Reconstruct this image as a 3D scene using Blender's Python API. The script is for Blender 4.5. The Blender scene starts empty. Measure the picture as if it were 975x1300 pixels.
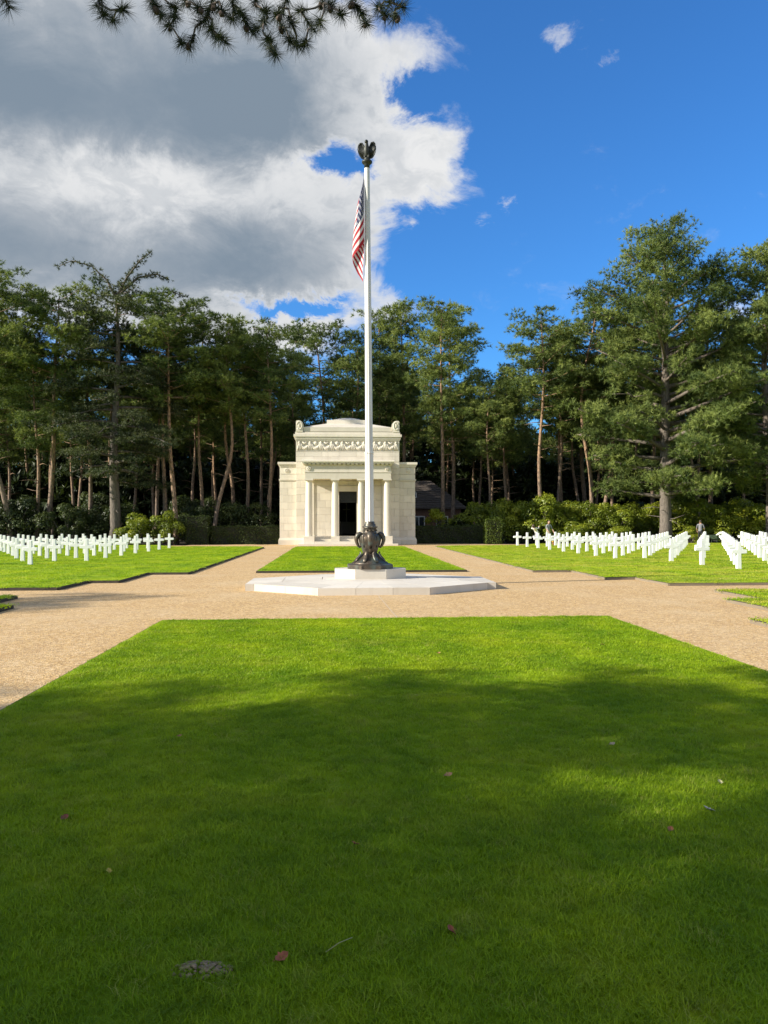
import bpy, bmesh, math, random
import numpy as np
from mathutils import Vector, Matrix

C = bpy.context.scene.collection
SC = bpy.context.scene
R = math.radians

# ------------------------------------------------------------------ camera
F_PX, W_PX = 976.0, 975.0
YAW, PITCH, ROLL = R(3.494), R(0.756), R(0.113)
CAM = Vector((-0.866, 0.0, 1.70))
fwd = Vector((math.sin(YAW) * math.cos(PITCH), math.cos(YAW) * math.cos(PITCH), math.sin(PITCH)))
rt0 = Vector((math.cos(YAW), -math.sin(YAW), 0))
up0 = rt0.cross(fwd)
rt = rt0 * math.cos(ROLL) - up0 * math.sin(ROLL)
up = up0 * math.cos(ROLL) + rt0 * math.sin(ROLL)
cam = bpy.data.cameras.new("camera")
cam.sensor_fit = 'HORIZONTAL'
cam.sensor_width = 36.0
cam.lens = 36.0 * F_PX / W_PX
cam.clip_start = 0.05
cam.clip_end = 5000
co = bpy.data.objects.new("camera", cam)
C.objects.link(co)
co.matrix_world = Matrix(((rt.x, up.x, -fwd.x, CAM.x), (rt.y, up.y, -fwd.y, CAM.y), (rt.z, up.z, -fwd.z, CAM.z), (0, 0, 0, 1)))
SC.camera = co

# ------------------------------------------------------------------ light
SUN_A, SUN_E = R(14.0), R(24.0)          # light travels towards +X, turned SUN_A towards +Y
sd = Vector((math.cos(SUN_A) * math.cos(SUN_E), math.sin(SUN_A) * math.cos(SUN_E), -math.sin(SUN_E)))
sl = bpy.data.lights.new("sun", 'SUN')
sl.energy = 5.0
sl.angle = R(0.42)
sl.color = (1.0, 0.93, 0.80)
so = bpy.data.objects.new("sun", sl)
C.objects.link(so)
so.rotation_euler = sd.to_track_quat('-Z', 'Y').to_euler()
SC.view_settings.view_transform = 'Standard'
SC.view_settings.look = 'None'
SC.view_settings.exposure = 0.90
SC.view_settings.gamma = 1.0
SKY_STRENGTH = 0.10


class NT:
    """small node-tree helper"""
    def __init__(s, tree):
        s.t = tree; s.n = tree.nodes; s.l = tree.links
    def new(s, typ, **kw):
        n = s.n.new(typ)
        for k, v in kw.items():
            setattr(n, k, v)
        return n
    def put(s, sock, v):
        if isinstance(v, bpy.types.NodeSocket):
            s.l.new(v, sock)
        elif v is not None:
            sock.default_value = v
    def math(s, op, a, b=None, c=None, clamp=False):
        n = s.new('ShaderNodeMath', operation=op, use_clamp=clamp)
        s.put(n.inputs[0], a); s.put(n.inputs[1], b); s.put(n.inputs[2], c)
        return n.outputs[0]
    def vmath(s, op, a, b=None):
        n = s.new('ShaderNodeVectorMath', operation=op)
        s.put(n.inputs[0], a); s.put(n.inputs[1], b)
        return n.outputs[0]
    def noise(s, vec, scale, detail=4, rough=0.55, dist=0.0, col=False):
        n = s.new('ShaderNodeTexNoise')
        s.put(n.inputs['Vector'], vec)
        n.inputs['Scale'].default_value = scale
        n.inputs['Detail'].default_value = detail
        n.inputs['Roughness'].default_value = rough
        n.inputs['Distortion'].default_value = dist
        return n.outputs['Color' if col else 'Fac']
    def ramp(s, fac, stops):
        n = s.new('ShaderNodeValToRGB')
        e = n.color_ramp.elements
        while len(e) < len(stops):
            e.new(0.5)
        for i, (p, c) in enumerate(stops):
            e[i].position = p
            e[i].color = (*c, 1.0) if len(c) == 3 else c
        s.put(n.inputs[0], fac)
        return n.outputs[0]
    def smooth(s, v, a, b):
        n = s.new('ShaderNodeMapRange', interpolation_type='SMOOTHSTEP')
        s.put(n.inputs[0], v)
        n.inputs[1].default_value = a; n.inputs[2].default_value = b
        n.inputs[3].default_value = 0; n.inputs[4].default_value = 1
        return n.outputs[0]
    def mix(s, f, a, b, blend='MIX'):
        n = s.new('ShaderNodeMix', data_type='RGBA', blend_type=blend)
        s.put(n.inputs[0], f)
        for i, v in ((6, a), (7, b)):
            if isinstance(v, tuple) and len(v) == 3:
                v = (*v, 1.0)
            s.put(n.inputs[i], v)
        return n.outputs[2]


def px_dir(u, v):
    d = rt * ((u - 487.5) / F_PX) + up * ((650 - v) / F_PX) + fwd
    d.normalize()
    return math.degrees(math.atan2(d.x, d.y)), math.degrees(math.asin(d.z))


def build_world():
    w = bpy.data.worlds.new("World")
    SC.world = w
    w.use_nodes = True
    t = NT(w.node_tree)
    for n in list(t.n):
        t.n.remove(n)
    out = t.new('ShaderNodeOutputWorld')
    sky = t.new('ShaderNodeTexSky', sky_type='NISHITA')
    sky.sun_disc = False
    sky.sun_elevation = SUN_E
    sky.sun_rotation = math.atan2(-sd.x, -sd.y)
    sky.altitude = 50
    sky.air_density = 1.0
    sky.dust_density = 0.7
    sky.ozone_density = 2.6
    hs = t.new('ShaderNodeHueSaturation')
    hs.inputs['Saturation'].default_value = 1.14
    hs.inputs['Value'].default_value = 1.0
    hs.inputs['Saturation'].default_value = 1.0
    t.l.new(t.mix(1.0, sky.outputs[0], (0.315, 0.735, 1.17), 'MULTIPLY'), hs.inputs['Color'])
    # direction -> azimuth and elevation in degrees, ragged by noise
    geo = t.new('ShaderNodeTexCoord')
    d = geo.outputs['Generated']
    sp = t.new('ShaderNodeSeparateXYZ')
    t.l.new(d, sp.inputs[0])
    az = t.math('MULTIPLY', t.math('ARCTAN2', sp.outputs[0], sp.outputs[1]), 57.29578)
    el = t.math('MULTIPLY', t.math('ARCSINE', sp.outputs[2]), 57.29578)
    dn = t.vmath('MULTIPLY', d, (1.0, 1.0, 1.5))
    warp = t.noise(dn, 8.0, 9, 0.68, 0.5, col=True)
    ws = t.new('ShaderNodeSeparateColor')
    t.l.new(warp, ws.inputs[0])
    azw = t.math('ADD', az, t.math('MULTIPLY', t.math('SUBTRACT', ws.outputs[0], 0.5), 8.5))
    elw = t.math('ADD', el, t.math('MULTIPLY', t.math('SUBTRACT', ws.outputs[1], 0.5), 7.0))

    def blobs(lst, A=azw, E=elw):
        tot = None
        for (u, v, ru, rv, wgt) in lst:
            a0, e0 = px_dir(u, v)
            x = t.math('MULTIPLY', t.math('SUBTRACT', A, a0), 1.0 / (ru * 0.0587))
            y = t.math('MULTIPLY', t.math('SUBTRACT', E, e0), 1.0 / (rv * 0.0545))
            r2 = t.math('ADD', t.math('MULTIPLY', x, x), t.math('MULTIPLY', y, y))
            g = t.math('MULTIPLY', t.math('POWER', 2.71828, t.math('MULTIPLY', r2, -1.0)), wgt)
            tot = g if tot is None else t.math('ADD', tot, g)
        return tot
    dens = blobs([(-120, 120, 330, 170, 1.1), (140, 110, 230, 150, 1.0), (330, 120, 120, 100, 0.85), (60, 300, 260, 105, 1.0),
                  (290, 285, 140, 85, 0.85), (395, 320, 75, 55, 0.62), (450, 75, 75, 50, 0.66), (545, 78, 42, 22, 0.50),
                  (556, 198, 55, 42, 0.95), (500, 232, 46, 44, 0.66), (470, 150, 40, 34, 0.52), (385, 425, 60, 26, 0.55), (300, 405, 90, 20, 0.55),
                  (470, 385, 90, 24, 0.46), (90, 385, 160, 25, 0.5), (712, 40, 24, 15, 0.50), (603, 284, 16, 13, 0.44),
                  (646, 262, 12, 14, 0.44), (940, 395, 40, 25, 0.42), (770, 60, 12, 8, 0.30),
                  (405, 218, 44, 20, -0.95), (420, 190, 30, 20, -0.4), (380, 385, 60, 14, -0.55), (530, 120, 34, 22, -0.75), (535, 325, 62, 42, -0.95), (452, 208, 30, 20, -0.55), (370, 384, 70, 12, -0.5), (640, 150, 60, 80, -0.35)])
    big = t.noise(dn, 5.0, 10, 0.60, 0.35)
    fine = t.noise(dn, 22.0, 9, 0.64, 0.4)
    nz = t.math('ADD', t.math('MULTIPLY', t.math('SUBTRACT', big, 0.5), 0.8), t.math('MULTIPLY', t.math('SUBTRACT', fine, 0.5), 0.85))
    # outside the frame: the bank goes on to the left, unseen broken cloud behind is added fill light for the shade
    left = t.smooth(az, -28.0, -60.0)
    behind = t.smooth(t.math('ABSOLUTE', az), 45.0, 90.0)
    unseen_cloud = t.math('MULTIPLY', t.math('MAXIMUM', left, behind), 0.52)
    F = t.math('ADD', t.math('ADD', dens, nz), unseen_cloud)
    alpha = t.smooth(F, 0.12, 0.82)
    alpha = t.math('MULTIPLY', alpha, t.smooth(el, -2.0, 2.0))
    # thick parts are grey underneath, thin edges and sunlit tops white
    grey = blobs([(60, 110, 330, 100, 1.05), (330, 130, 90, 75, 0.85), (-150, 250, 200, 130, .6), (320, 325, 130, 48, 0.72), (90, 335, 260, 44, 0.60), (250, 205, 60, 30, 0.25), (40, 218, 240, 28, -.45), (220, 232, 150, 30, -.40), (370, 225, 30, 20, -.3), (560, 200, 70, 60, -.5)])
    n3 = t.math('SUBTRACT', t.noise(dn, 11.0, 8, 0.62, 0.3), 0.5)
    g2 = t.math('ADD', t.math('ADD', grey, t.math('MULTIPLY', n3, 0.42)), t.math('MULTIPLY', t.math('SUBTRACT', t.noise(dn, 3.0, 4, 0.5), 0.5), 0.5))
    # billows: towers facing the sun are bright, hollows grey
    bil = t.smooth(t.math('ADD', t.noise(dn, 26.0, 6, 0.6, 0.6), t.math('MULTIPLY', n3, 0.8)), 0.62, 0.36)
    thick = t.smooth(F, 0.40, 1.15)
    sh = t.math('MULTIPLY', t.smooth(g2, -0.30, 1.45), t.math('ADD', 0.30, t.math('MULTIPLY', thick, 0.70)))
    sh = t.math('ADD', sh, t.math('MULTIPLY', t.math('MULTIPLY', bil, thick), t.math('MULTIPLY', t.math('SUBTRACT', 1.0, sh), 0.24)), clamp=True)
    k = 0.5359 / SKY_STRENGTH
    ccol = t.ramp(sh, [(0.0, (0.84 * k, 0.845 * k, 0.85 * k)), (0.28, (0.64 * k, 0.665 * k, 0.695 * k)), (0.60, (0.40 * k, 0.445 * k, 0.50 * k)), (0.92, (0.225 * k, 0.29 * k, 0.365 * k))])
    fin = t.mix(alpha, hs.outputs[0], ccol)
    bg = t.new('ShaderNodeBackground')
    t.l.new(fin, bg.inputs[0])
    bg.inputs[1].default_value = SKY_STRENGTH
    t.l.new(bg.outputs[0], out.inputs[0])
    w.cycles.sampling_method = 'MANUAL'
    w.cycles.sample_map_resolution = 512


build_world()

# ------------------------------------------------------------------ helpers
def tag(o, label=None, cat=None, group=None, kind=None):
    if label: o['label'] = label
    if cat: o['category'] = cat
    if group: o['group'] = group
    if kind: o['kind'] = kind
    return o


def empty(name, loc=(0, 0, 0), rz=0.0, label=None, cat=None, group=None):
    o = bpy.data.objects.new(name, None)
    o.empty_display_size = 0.2
    C.objects.link(o)
    o.location = loc
    o.rotation_euler = (0, 0, rz)
    return tag(o, label, cat, group)


def link(name, me, parent=None, loc=None):
    o = bpy.data.objects.new(name, me)
    C.objects.link(o)
    if parent: o.parent = parent
    if loc is not None: o.location = loc
    return o


def copy_tree(o, parent=None):
    c = o.copy()
    C.objects.link(c)
    if parent: c.parent = parent
    for ch in list(o.children):
        copy_tree(ch, c)
    return c


class MB:
    """collects shapes; build() links them as one mesh object"""
    def __init__(s):
        s.v = []; s.f = []; s.smooth = []
    def add(s, vs, fs, smooth=False, M=None):
        b = len(s.v)
        s.v += [tuple(M @ Vector(p)) for p in vs] if M else [tuple(p) for p in vs]
        s.f += [tuple(b + i for i in q) for q in fs]
        s.smooth += [smooth] * len(fs)
        return s
    def box(s, x0, x1, y0, y1, z0, z1, M=None):
        vs = [(x, y, z) for z in (z0, z1) for y in (y0, y1) for x in (x0, x1)]
        return s.add(vs, [(0, 2, 3, 1), (4, 5, 7, 6), (0, 1, 5, 4), (2, 6, 7, 3), (0, 4, 6, 2), (1, 3, 7, 5)], M=M)
    def prism(s, poly, z0, z1, M=None, top=None):
        n = len(poly)
        zt = top if top else [z1] * n
        vs = [(x, y, z0) for x, y in poly] + [(x, y, zt[i]) for i, (x, y) in enumerate(poly)]
        fs = [tuple(range(n - 1, -1, -1)), tuple(range(n, 2 * n))] + [(i, (i + 1) % n, n + (i + 1) % n, n + i) for i in range(n)]
        return s.add(vs, fs, M=M)
    def lathe(s, prof, n=24, M=None, smooth=True, flute=None, cap=True, rot=0.0):
        vs = []; fs = []
        for (r, z) in prof:
            for k in range(n):
                a = 2 * math.pi * k / n + rot
                rr = r * (flute(k) if flute else 1.0)
                vs.append((rr * math.cos(a), rr * math.sin(a), z))
        for i in range(len(prof) - 1):
            for k in range(n):
                k2 = (k + 1) % n
                fs.append((i * n + k, i * n + k2, (i + 1) * n + k2, (i + 1) * n + k))
        s.add(vs, fs, smooth, M)
        if cap:
            b = len(s.v) - len(vs)
            s.f.append(tuple(b + k for k in range(n - 1, -1, -1))); s.smooth.append(False)
            e = b + (len(prof) - 1) * n
            s.f.append(tuple(e + k for k in range(n))); s.smooth.append(False)
        return s
    def tube(s, pts, rad, n=6, smooth=True, M=None, sx=1.0, sy=1.0):
        pts = [Vector(p) for p in pts]
        if not hasattr(rad, '__len__'): rad = [rad] * len(pts)
        vs = []; fs = []
        prev = None
        for i, p in enumerate(pts):
            t = (pts[min(i + 1, len(pts) - 1)] - pts[max(i - 1, 0)]).normalized()
            if prev is None:
                a = Vector((0, 0, 1)) if abs(t.z) < 0.9 else Vector((1, 0, 0))
                u = t.cross(a).normalized()
            else:
                u = (prev - t * prev.dot(t)).normalized()
            prev = u
            w = t.cross(u)
            for k in range(n):
                an = 2 * math.pi * k / n
                vs.append(p + (u * math.cos(an) * sx + w * math.sin(an) * sy) * rad[i])
        for i in range(len(pts) - 1):
            for k in range(n):
                k2 = (k + 1) % n
                fs.append((i * n + k, i * n + k2, (i + 1) * n + k2, (i + 1) * n + k))
        fs.append(tuple(range(n - 1, -1, -1)))
        e = (len(pts) - 1) * n
        fs.append(tuple(e + k for k in range(n)))
        return s.add(vs, fs, smooth, M)
    def ball(s, c, r, n=10, m=6, sc=(1, 1, 1)):
        prof = [(max(1e-4, math.sin(math.pi * i / m)) * r, -math.cos(math.pi * i / m) * r) for i in range(m + 1)]
        return s.lathe(prof, n, Matrix.Translation(c) @ Matrix.Diagonal((*sc, 1)))
    def mesh(s, name, mat=None):
        me = bpy.data.meshes.new(name)
        me.from_pydata(s.v, [], s.f)
        me.polygons.foreach_set('use_smooth', s.smooth)
        if mat: me.materials.append(mat)
        me.update()
        return me
    def build(s, name, mat, parent=None, loc=None):
        return link(name, s.mesh(name, mat), parent, loc)


def tri_mesh(name, V, mat, tint=None, quads=False):
    """V: (n, k, 3) array of separate k-gons"""
    n, k, _ = V.shape
    me = bpy.data.meshes.new(name)
    me.vertices.add(n * k)
    me.vertices.foreach_set('co', V.astype(np.float32).ravel())
    me.loops.add(n * k)
    me.loops.foreach_set('vertex_index', np.arange(n * k, dtype=np.int32))
    me.polygons.add(n)
    me.polygons.foreach_set('loop_start', np.arange(0, n * k, k, dtype=np.int32))
    if tint is not None:
        a = me.attributes.new('tint', 'FLOAT', 'FACE')
        a.data.foreach_set('value', tint.astype(np.float32))
    me.materials.append(mat)
    me.update(calc_edges=True)
    return me


# ------------------------------------------------------------------ materials
def mat_new(name):
    m = bpy.data.materials.new(name)
    m.use_nodes = True
    t = NT(m.node_tree)
    bs = t.n['Principled BSDF']
    return m, t, bs


def coords(t, kind='Object'):
    return t.new('ShaderNodeTexCoord').outputs[kind]


def wpos(t):
    return t.new('ShaderNodeNewGeometry').outputs['Position']


def bump(t, bs, h, strength=0.3, dist=0.01):
    b = t.new('ShaderNodeBump')
    b.inputs['Strength'].default_value = strength
    b.inputs['Distance'].default_value = dist
    t.put(b.inputs['Height'], h)
    t.l.new(b.outputs[0], bs.inputs['Normal'])


def stone_mat(name, base, dark, rough=0.8, vary=0.12, scale=1.0):
    m, t, bs = mat_new(name)
    p = wpos(t)
    n1 = t.noise(p, 0.8 * scale, 5, 0.6)
    n2 = t.noise(p, 14 * scale, 4, 0.6)
    st = t.vmath('MULTIPLY', p, (1.6, 1.6, 0.22))
    n3 = t.noise(st, 1.3 * scale, 5, 0.62)
    f = t.math('ADD', t.math('MULTIPLY', t.smooth(n1, 0.4, 0.75), 0.35), t.math('MULTIPLY', t.smooth(n3, 0.52, 0.8), 0.55))
    f = t.math('ADD', f, t.math('MULTIPLY', n2, 0.12), clamp=True)
    oi = t.new('ShaderNodeObjectInfo')
    c = t.mix(f, base, dark)
    br = t.math('ADD', 1.0 - vary * 0.5, t.math('MULTIPLY', oi.outputs['Random'], vary))
    vm = t.new('ShaderNodeVectorMath', operation='SCALE')
    t.l.new(c, vm.inputs[0]); t.l.new(br, vm.inputs['Scale'])
    t.l.new(vm.outputs[0], bs.inputs['Base Color'])
    bs.inputs['Roughness'].default_value = rough
    bump(t, bs, t.noise(p, 60 * scale, 4, 0.7), 0.15, 0.004)
    return m


M_STONE = stone_mat('portland_stone', (0.68, 0.62, 0.51), (0.47, 0.42, 0.34), vary=0.18)
M_STONE_DARK = stone_mat('darker_stone', (0.56, 0.50, 0.41), (0.36, 0.33, 0.28))  # darker tone of the stone for cores, threshold and altar
M_PLAT = stone_mat('platform_stone', (0.60, 0.555, 0.48), (0.40, 0.34, 0.265), vary=0.2)
M_MARBLE = stone_mat('white_marble', (0.80, 0.80, 0.785), (0.64, 0.64, 0.62), rough=0.5, vary=0.12)


def simple(name, col, rough=0.6, metal=0.0, nscale=8.0, var=0.25, spec=None, bstr=0.0):
    m, t, bs = mat_new(name)
    p = coords(t)
    n = t.noise(p, nscale, 5, 0.6)
    d = tuple(c * (1 - var) for c in col)
    l = tuple(min(1, c * (1 + var)) for c in col)
    t.l.new(t.ramp(n, [(0.3, d), (0.7, l)]), bs.inputs['Base Color'])
    bs.inputs['Roughness'].default_value = rough
    bs.inputs['Metallic'].default_value = metal
    if spec is not None: bs.inputs['Specular IOR Level'].default_value = spec
    if bstr: bump(t, bs, n, bstr, 0.01)
    return m


def bronze_mat():
    m, t, bs = mat_new('dark_bronze')
    p = coords(t)
    n = t.noise(p, 9, 5, 0.6)
    n2 = t.noise(p, 3.2, 3, 0.6)
    c = t.mix(t.smooth(n2, 0.45, 0.7), t.ramp(n, [(0.3, (0.030, 0.026, 0.023)), (0.7, (0.15, 0.115, 0.08))]), (0.10, 0.125, 0.11))
    t.l.new(c, bs.inputs['Base Color'])
    bs.inputs['Metallic'].default_value = 0.55
    bs.inputs['Roughness'].default_value = 0.42
    bump(t, bs, n, 0.25, 0.006)
    return m


M_BRONZE = bronze_mat()
M_POLE = simple('white_pole_paint', (0.62, 0.61, 0.575), 0.35, 0, 2.0, 0.05)
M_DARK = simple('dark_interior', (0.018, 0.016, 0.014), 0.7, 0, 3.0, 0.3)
M_DOOR = simple('bronze_door', (0.035, 0.033, 0.03), 0.4, 0.6, 5.0, 0.3)
M_SOIL = simple('soil_edge', (0.035, 0.026, 0.018), 0.95, 0, 20, 0.5, bstr=0.5)


def gravel_mat():
    m, t, bs = mat_new('bound_gravel')
    p = wpos(t)
    v = t.new('ShaderNodeTexVoronoi')
    t.l.new(p, v.inputs['Vector'])
    v.inputs['Scale'].default_value = 55
    sc = t.new('ShaderNodeSeparateColor')
    t.l.new(v.outputs['Color'], sc.inputs[0])
    stones = t.ramp(sc.outputs[0], [(0.0, (0.19, 0.115, 0.05)), (0.25, (0.42, 0.255, 0.10)), (0.6, (0.57, 0.365, 0.14)), (0.85, (0.66, 0.455, 0.20)), (1.0, (0.70, 0.56, 0.34))])
    v2 = t.new('ShaderNodeTexVoronoi')
    t.l.new(p, v2.inputs['Vector'])
    v2.inputs['Scale'].default_value = 17
    s2 = t.new('ShaderNodeSeparateColor')
    t.l.new(v2.outputs['Color'], s2.inputs[0])
    stones = t.mix(t.math('MULTIPLY', t.smooth(s2.outputs[1], 0.55, 1.0), 0.45), stones, (0.30, 0.185, 0.085))
    stones = t.mix(t.math('MULTIPLY', t.smooth(s2.outputs[2], 0.7, 1.0), 0.45), stones, (0.72, 0.53, 0.31))
    nb = t.noise(p, 0.45, 4, 0.6)
    c = t.mix(t.math('MULTIPLY', t.smooth(nb, 0.42, 0.72), 0.40), stones, (0.60, 0.46, 0.28))
    med = t.noise(p, 5.0, 6, 0.75)
    c = t.mix(t.math('MULTIPLY', t.smooth(med, 0.42, 0.75), 0.5), c, (0.40, 0.25, 0.115))
    st = t.noise(t.vmath('MULTIPLY', p, (1, 0.25, 1)), 1.7, 4, 0.6)
    c = t.mix(t.math('MULTIPLY', t.smooth(st, 0.55, 0.75), 0.30), c, (0.40, 0.25, 0.12))
    t.l.new(c, bs.inputs['Base Color'])
    bs.inputs['Roughness'].default_value = 0.9
    bump(t, bs, v.outputs['Distance'], 0.7, 0.008)
    return m


M_GRAVEL = gravel_mat()


def ground_mat():
    m, t, bs = mat_new('woodland_floor')
    p = wpos(t)
    n = t.noise(p, 1.2, 7, 0.65)
    t.l.new(t.ramp(n, [(0.3, (0.022, 0.020, 0.010)), (0.55, (0.045, 0.036, 0.018)), (0.75, (0.035, 0.05, 0.014))]), bs.inputs['Base Color'])
    bs.inputs['Roughness'].default_value = 0.95
    bump(t, bs, n, 0.5, 0.1)
    return m


M_GROUND = ground_mat()


def lawn_color(t, p, dry=0.0):
    """grass colour by place: patches, mower streaks, dry yellow parts"""
    a = t.noise(p, 0.55, 5, 0.62)
    b = t.noise(t.vmath('MULTIPLY', p, (0.35, 1.0, 1.0)), 1.5, 6, 0.65)
    f = t.noise(p, 11.0, 4, 0.7)
    sp = t.new('ShaderNodeSeparateXYZ')
    t.l.new(p, sp.inputs[0])
    mow = t.math('SINE', t.math('ADD', t.math('MULTIPLY', sp.outputs[0], 2 * math.pi / 1.05), t.math('MULTIPLY', t.noise(p, 0.4, 2), 1.5)))
    a = t.math('ADD', a, t.math('MULTIPLY', mow, 0.035))
    c = t.ramp(a, [(0.28, (0.150, 0.290, 0.006)), (0.50, (0.290, 0.430, 0.008)), (0.72, (0.470, 0.560, 0.014))])
    c = t.mix(t.math('MULTIPLY', t.smooth(b, 0.50 - 0.12 * dry, 0.78 - 0.1 * dry), 0.40 + 0.55 * dry), c, (0.66, 0.54, 0.11) if dry else (0.52, 0.53, 0.045))
    c = t.mix(t.math('MULTIPLY', t.smooth(f, 0.45, 0.8), 0.35), c, (0.14, 0.25, 0.005))
    thin = t.smooth(t.noise(p, 2.2, 7, 0.72), 0.57, 0.74)
    c = t.mix(t.math('MULTIPLY', thin, 0.55), c, (0.40, 0.36, 0.13))
    return c


def lawn_base_mat(name, dry=0.0):
    m, t, bs = mat_new(name)
    p = wpos(t)
    c = lawn_color(t, p, dry)
    fine = t.noise(p, 90, 3, 0.8)
    t.l.new(t.mix(t.math('MULTIPLY', fine, 0.6), c, (0.13, 0.18, 0.008)), bs.inputs['Base Color'])
    bs.inputs['Roughness'].default_value = 0.9
    bs.inputs['Specular IOR Level'].default_value = 0.15
    bump(t, bs, t.math('ADD', t.noise(p, 40, 5, 0.8), t.math('MULTIPLY', t.noise(p, 3, 3, 0.6), 2.0)), 0.8, 0.05)
    return m


def leafy_shader(m, t, bs, colsock, trans=0.3, rough=0.6, spec=0.25):
    t.l.new(colsock, bs.inputs['Base Color'])
    bs.inputs['Roughness'].default_value = rough
    bs.inputs['Specular IOR Level'].default_value = spec
    tr = t.new('ShaderNodeBsdfTranslucent')
    t.l.new(t.mix(0.6, colsock, (1.0, 1.0, 0.25), 'MULTIPLY'), tr.inputs[0])
    mx = t.new('ShaderNodeMixShader')
    mx.inputs[0].default_value = trans
    t.l.new(bs.outputs[0], mx.inputs[1])
    t.l.new(tr.outputs[0], mx.inputs[2])
    t.l.new(mx.outputs[0], t.n['Material Output'].inputs[0])


def blade_mat(name, dry=0.0):
    m, t, bs = mat_new(name)
    p = wpos(t)
    c = lawn_color(t, p, dry)
    oi = t.new('ShaderNodeObjectInfo')
    c = t.mix(t.math('MULTIPLY', t.smooth(oi.outputs['Random'], 0.45, 0.0), 0.55), c, (0.07, 0.15, 0.008))
    c = t.mix(t.math('MULTIPLY', t.smooth(oi.outputs['Random'], 0.5, 1.0), 0.45), c, (0.45, 0.57, 0.02))
    c = t.mix(t.math('MULTIPLY', t.smooth(oi.outputs['Random'], 0.93, 1.0), 0.6), c, (0.42, 0.38, 0.12))
    leafy_shader(m, t, bs, c, 0.45, 0.5, 0.25)
    return m


def leaf_mat(name, dark, mid, light, trans=0.25, spec=0.3, rough=0.55):
    m, t, bs = mat_new(name)
    at = t.new('ShaderNodeAttribute')
    at.attribute_name = 'tint'
    oi = t.new('ShaderNodeObjectInfo')
    f = t.math('ADD', at.outputs['Fac'], t.math('MULTIPLY', t.math('SUBTRACT', oi.outputs['Random'], 0.5), 0.3), clamp=True)
    c = t.ramp(f, [(0.0, dark), (0.5, mid), (1.0, light)])
    leafy_shader(m, t, bs, c, trans, rough, spec)
    return m


M_PINE = leaf_mat('pine_needles', (0.044, 0.076, 0.024), (0.150, 0.200, 0.055), (0.290, 0.335, 0.092), 0.34, 0.2)
M_CEDAR = leaf_mat('cedar_needles', (0.036, 0.052, 0.026), (0.070, 0.088, 0.038), (0.115, 0.130, 0.052), 0.2, 0.2)
M_RHODO = leaf_mat('rhododendron_leaves', (0.070, 0.105, 0.012), (0.205, 0.255, 0.020), (0.400, 0.410, 0.034), 0.4, 0.4, 0.45)
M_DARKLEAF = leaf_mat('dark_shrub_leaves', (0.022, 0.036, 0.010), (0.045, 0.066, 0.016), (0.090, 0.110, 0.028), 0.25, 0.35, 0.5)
M_HEDGE = leaf_mat('clipped_yew_leaves', (0.022, 0.036, 0.010), (0.048, 0.070, 0.016), (0.085, 0.110, 0.026), 0.2, 0.25)
M_NEAR = leaf_mat('near_pine_needles', (0.022, 0.034, 0.012), (0.035, 0.050, 0.018), (0.055, 0.068, 0.024), 0.15, 0.3)


def bark_mat(name, low, high, z0, z1):
    m, t, bs = mat_new(name)
    p = coords(t)
    sp = t.new('ShaderNodeSeparateXYZ')
    t.l.new(p, sp.inputs[0])
    n = t.noise(t.vmath('MULTIPLY', p, (5, 5, 1.4)), 2.6, 6, 0.65)
    z = t.math('ADD', sp.outputs[2], t.math('MULTIPLY', t.math('SUBTRACT', t.noise(p, 0.9, 3), 0.5), 6))
    c = t.mix(t.smooth(z, z0, z1), low, high)
    c = t.mix(t.smooth(n, 0.62, 0.38), c, t.mix(0.75, c, (0.03, 0.022, 0.017)))
    oi = t.new('ShaderNodeObjectInfo')
    c = t.mix(t.math('MULTIPLY', oi.outputs['Random'], 0.35), c, (0.14, 0.12, 0.10))
    t.l.new(c, bs.inputs['Base Color'])
    bs.inputs['Roughness'].default_value = 0.9
    bump(t, bs, n, 0.8, 0.04)
    return m


M_BARK = bark_mat('scots_pine_bark', (0.27, 0.19, 0.135), (0.42, 0.25, 0.14), 2.0, 9.0)
M_BARKG = bark_mat('grey_bark', (0.17, 0.14, 0.115), (0.22, 0.17, 0.13), 6.0, 18.0)

# ------------------------------------------------------------------ the setting
def sheet(name, poly, z, mat, kind='structure', label=None):
    me = bpy.data.meshes.new(name)
    me.from_pydata([(x, y, z) for x, y in poly], [], [tuple(range(len(poly)))])
    me.materials.append(mat)
    o = link(name, me)
    return tag(o, label, None, None, kind)


sheet('ground', [(-1500, -1500), (1500, -1500), (1500, 2500), (-1500, 2500)], -0.03, M_GROUND, label='dark woodland floor under the pines')
sheet('gravel_path', [(-60, -30), (60, -30), (60, 57.2), (12, 57.6), (12, 60.0), (-12, 60.0), (-12, 57.6), (-60, 57.2)], 0.0, M_GRAVEL, label='tan bound gravel paths around the lawns')

LAWN_Z = 0.075
M_LAWN = lawn_base_mat('lawn_turf')
M_LAWN_DRY = lawn_base_mat('lawn_turf_dry', 0.75)
M_BLADE = blade_mat('grass_blade')
M_BLADE_DRY = blade_mat('grass_blade_dry', 0.75)
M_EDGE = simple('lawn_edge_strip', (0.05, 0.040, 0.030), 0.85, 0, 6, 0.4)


def mirror(poly):
    return [(-x, y) for x, y in reversed(poly)]


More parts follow.
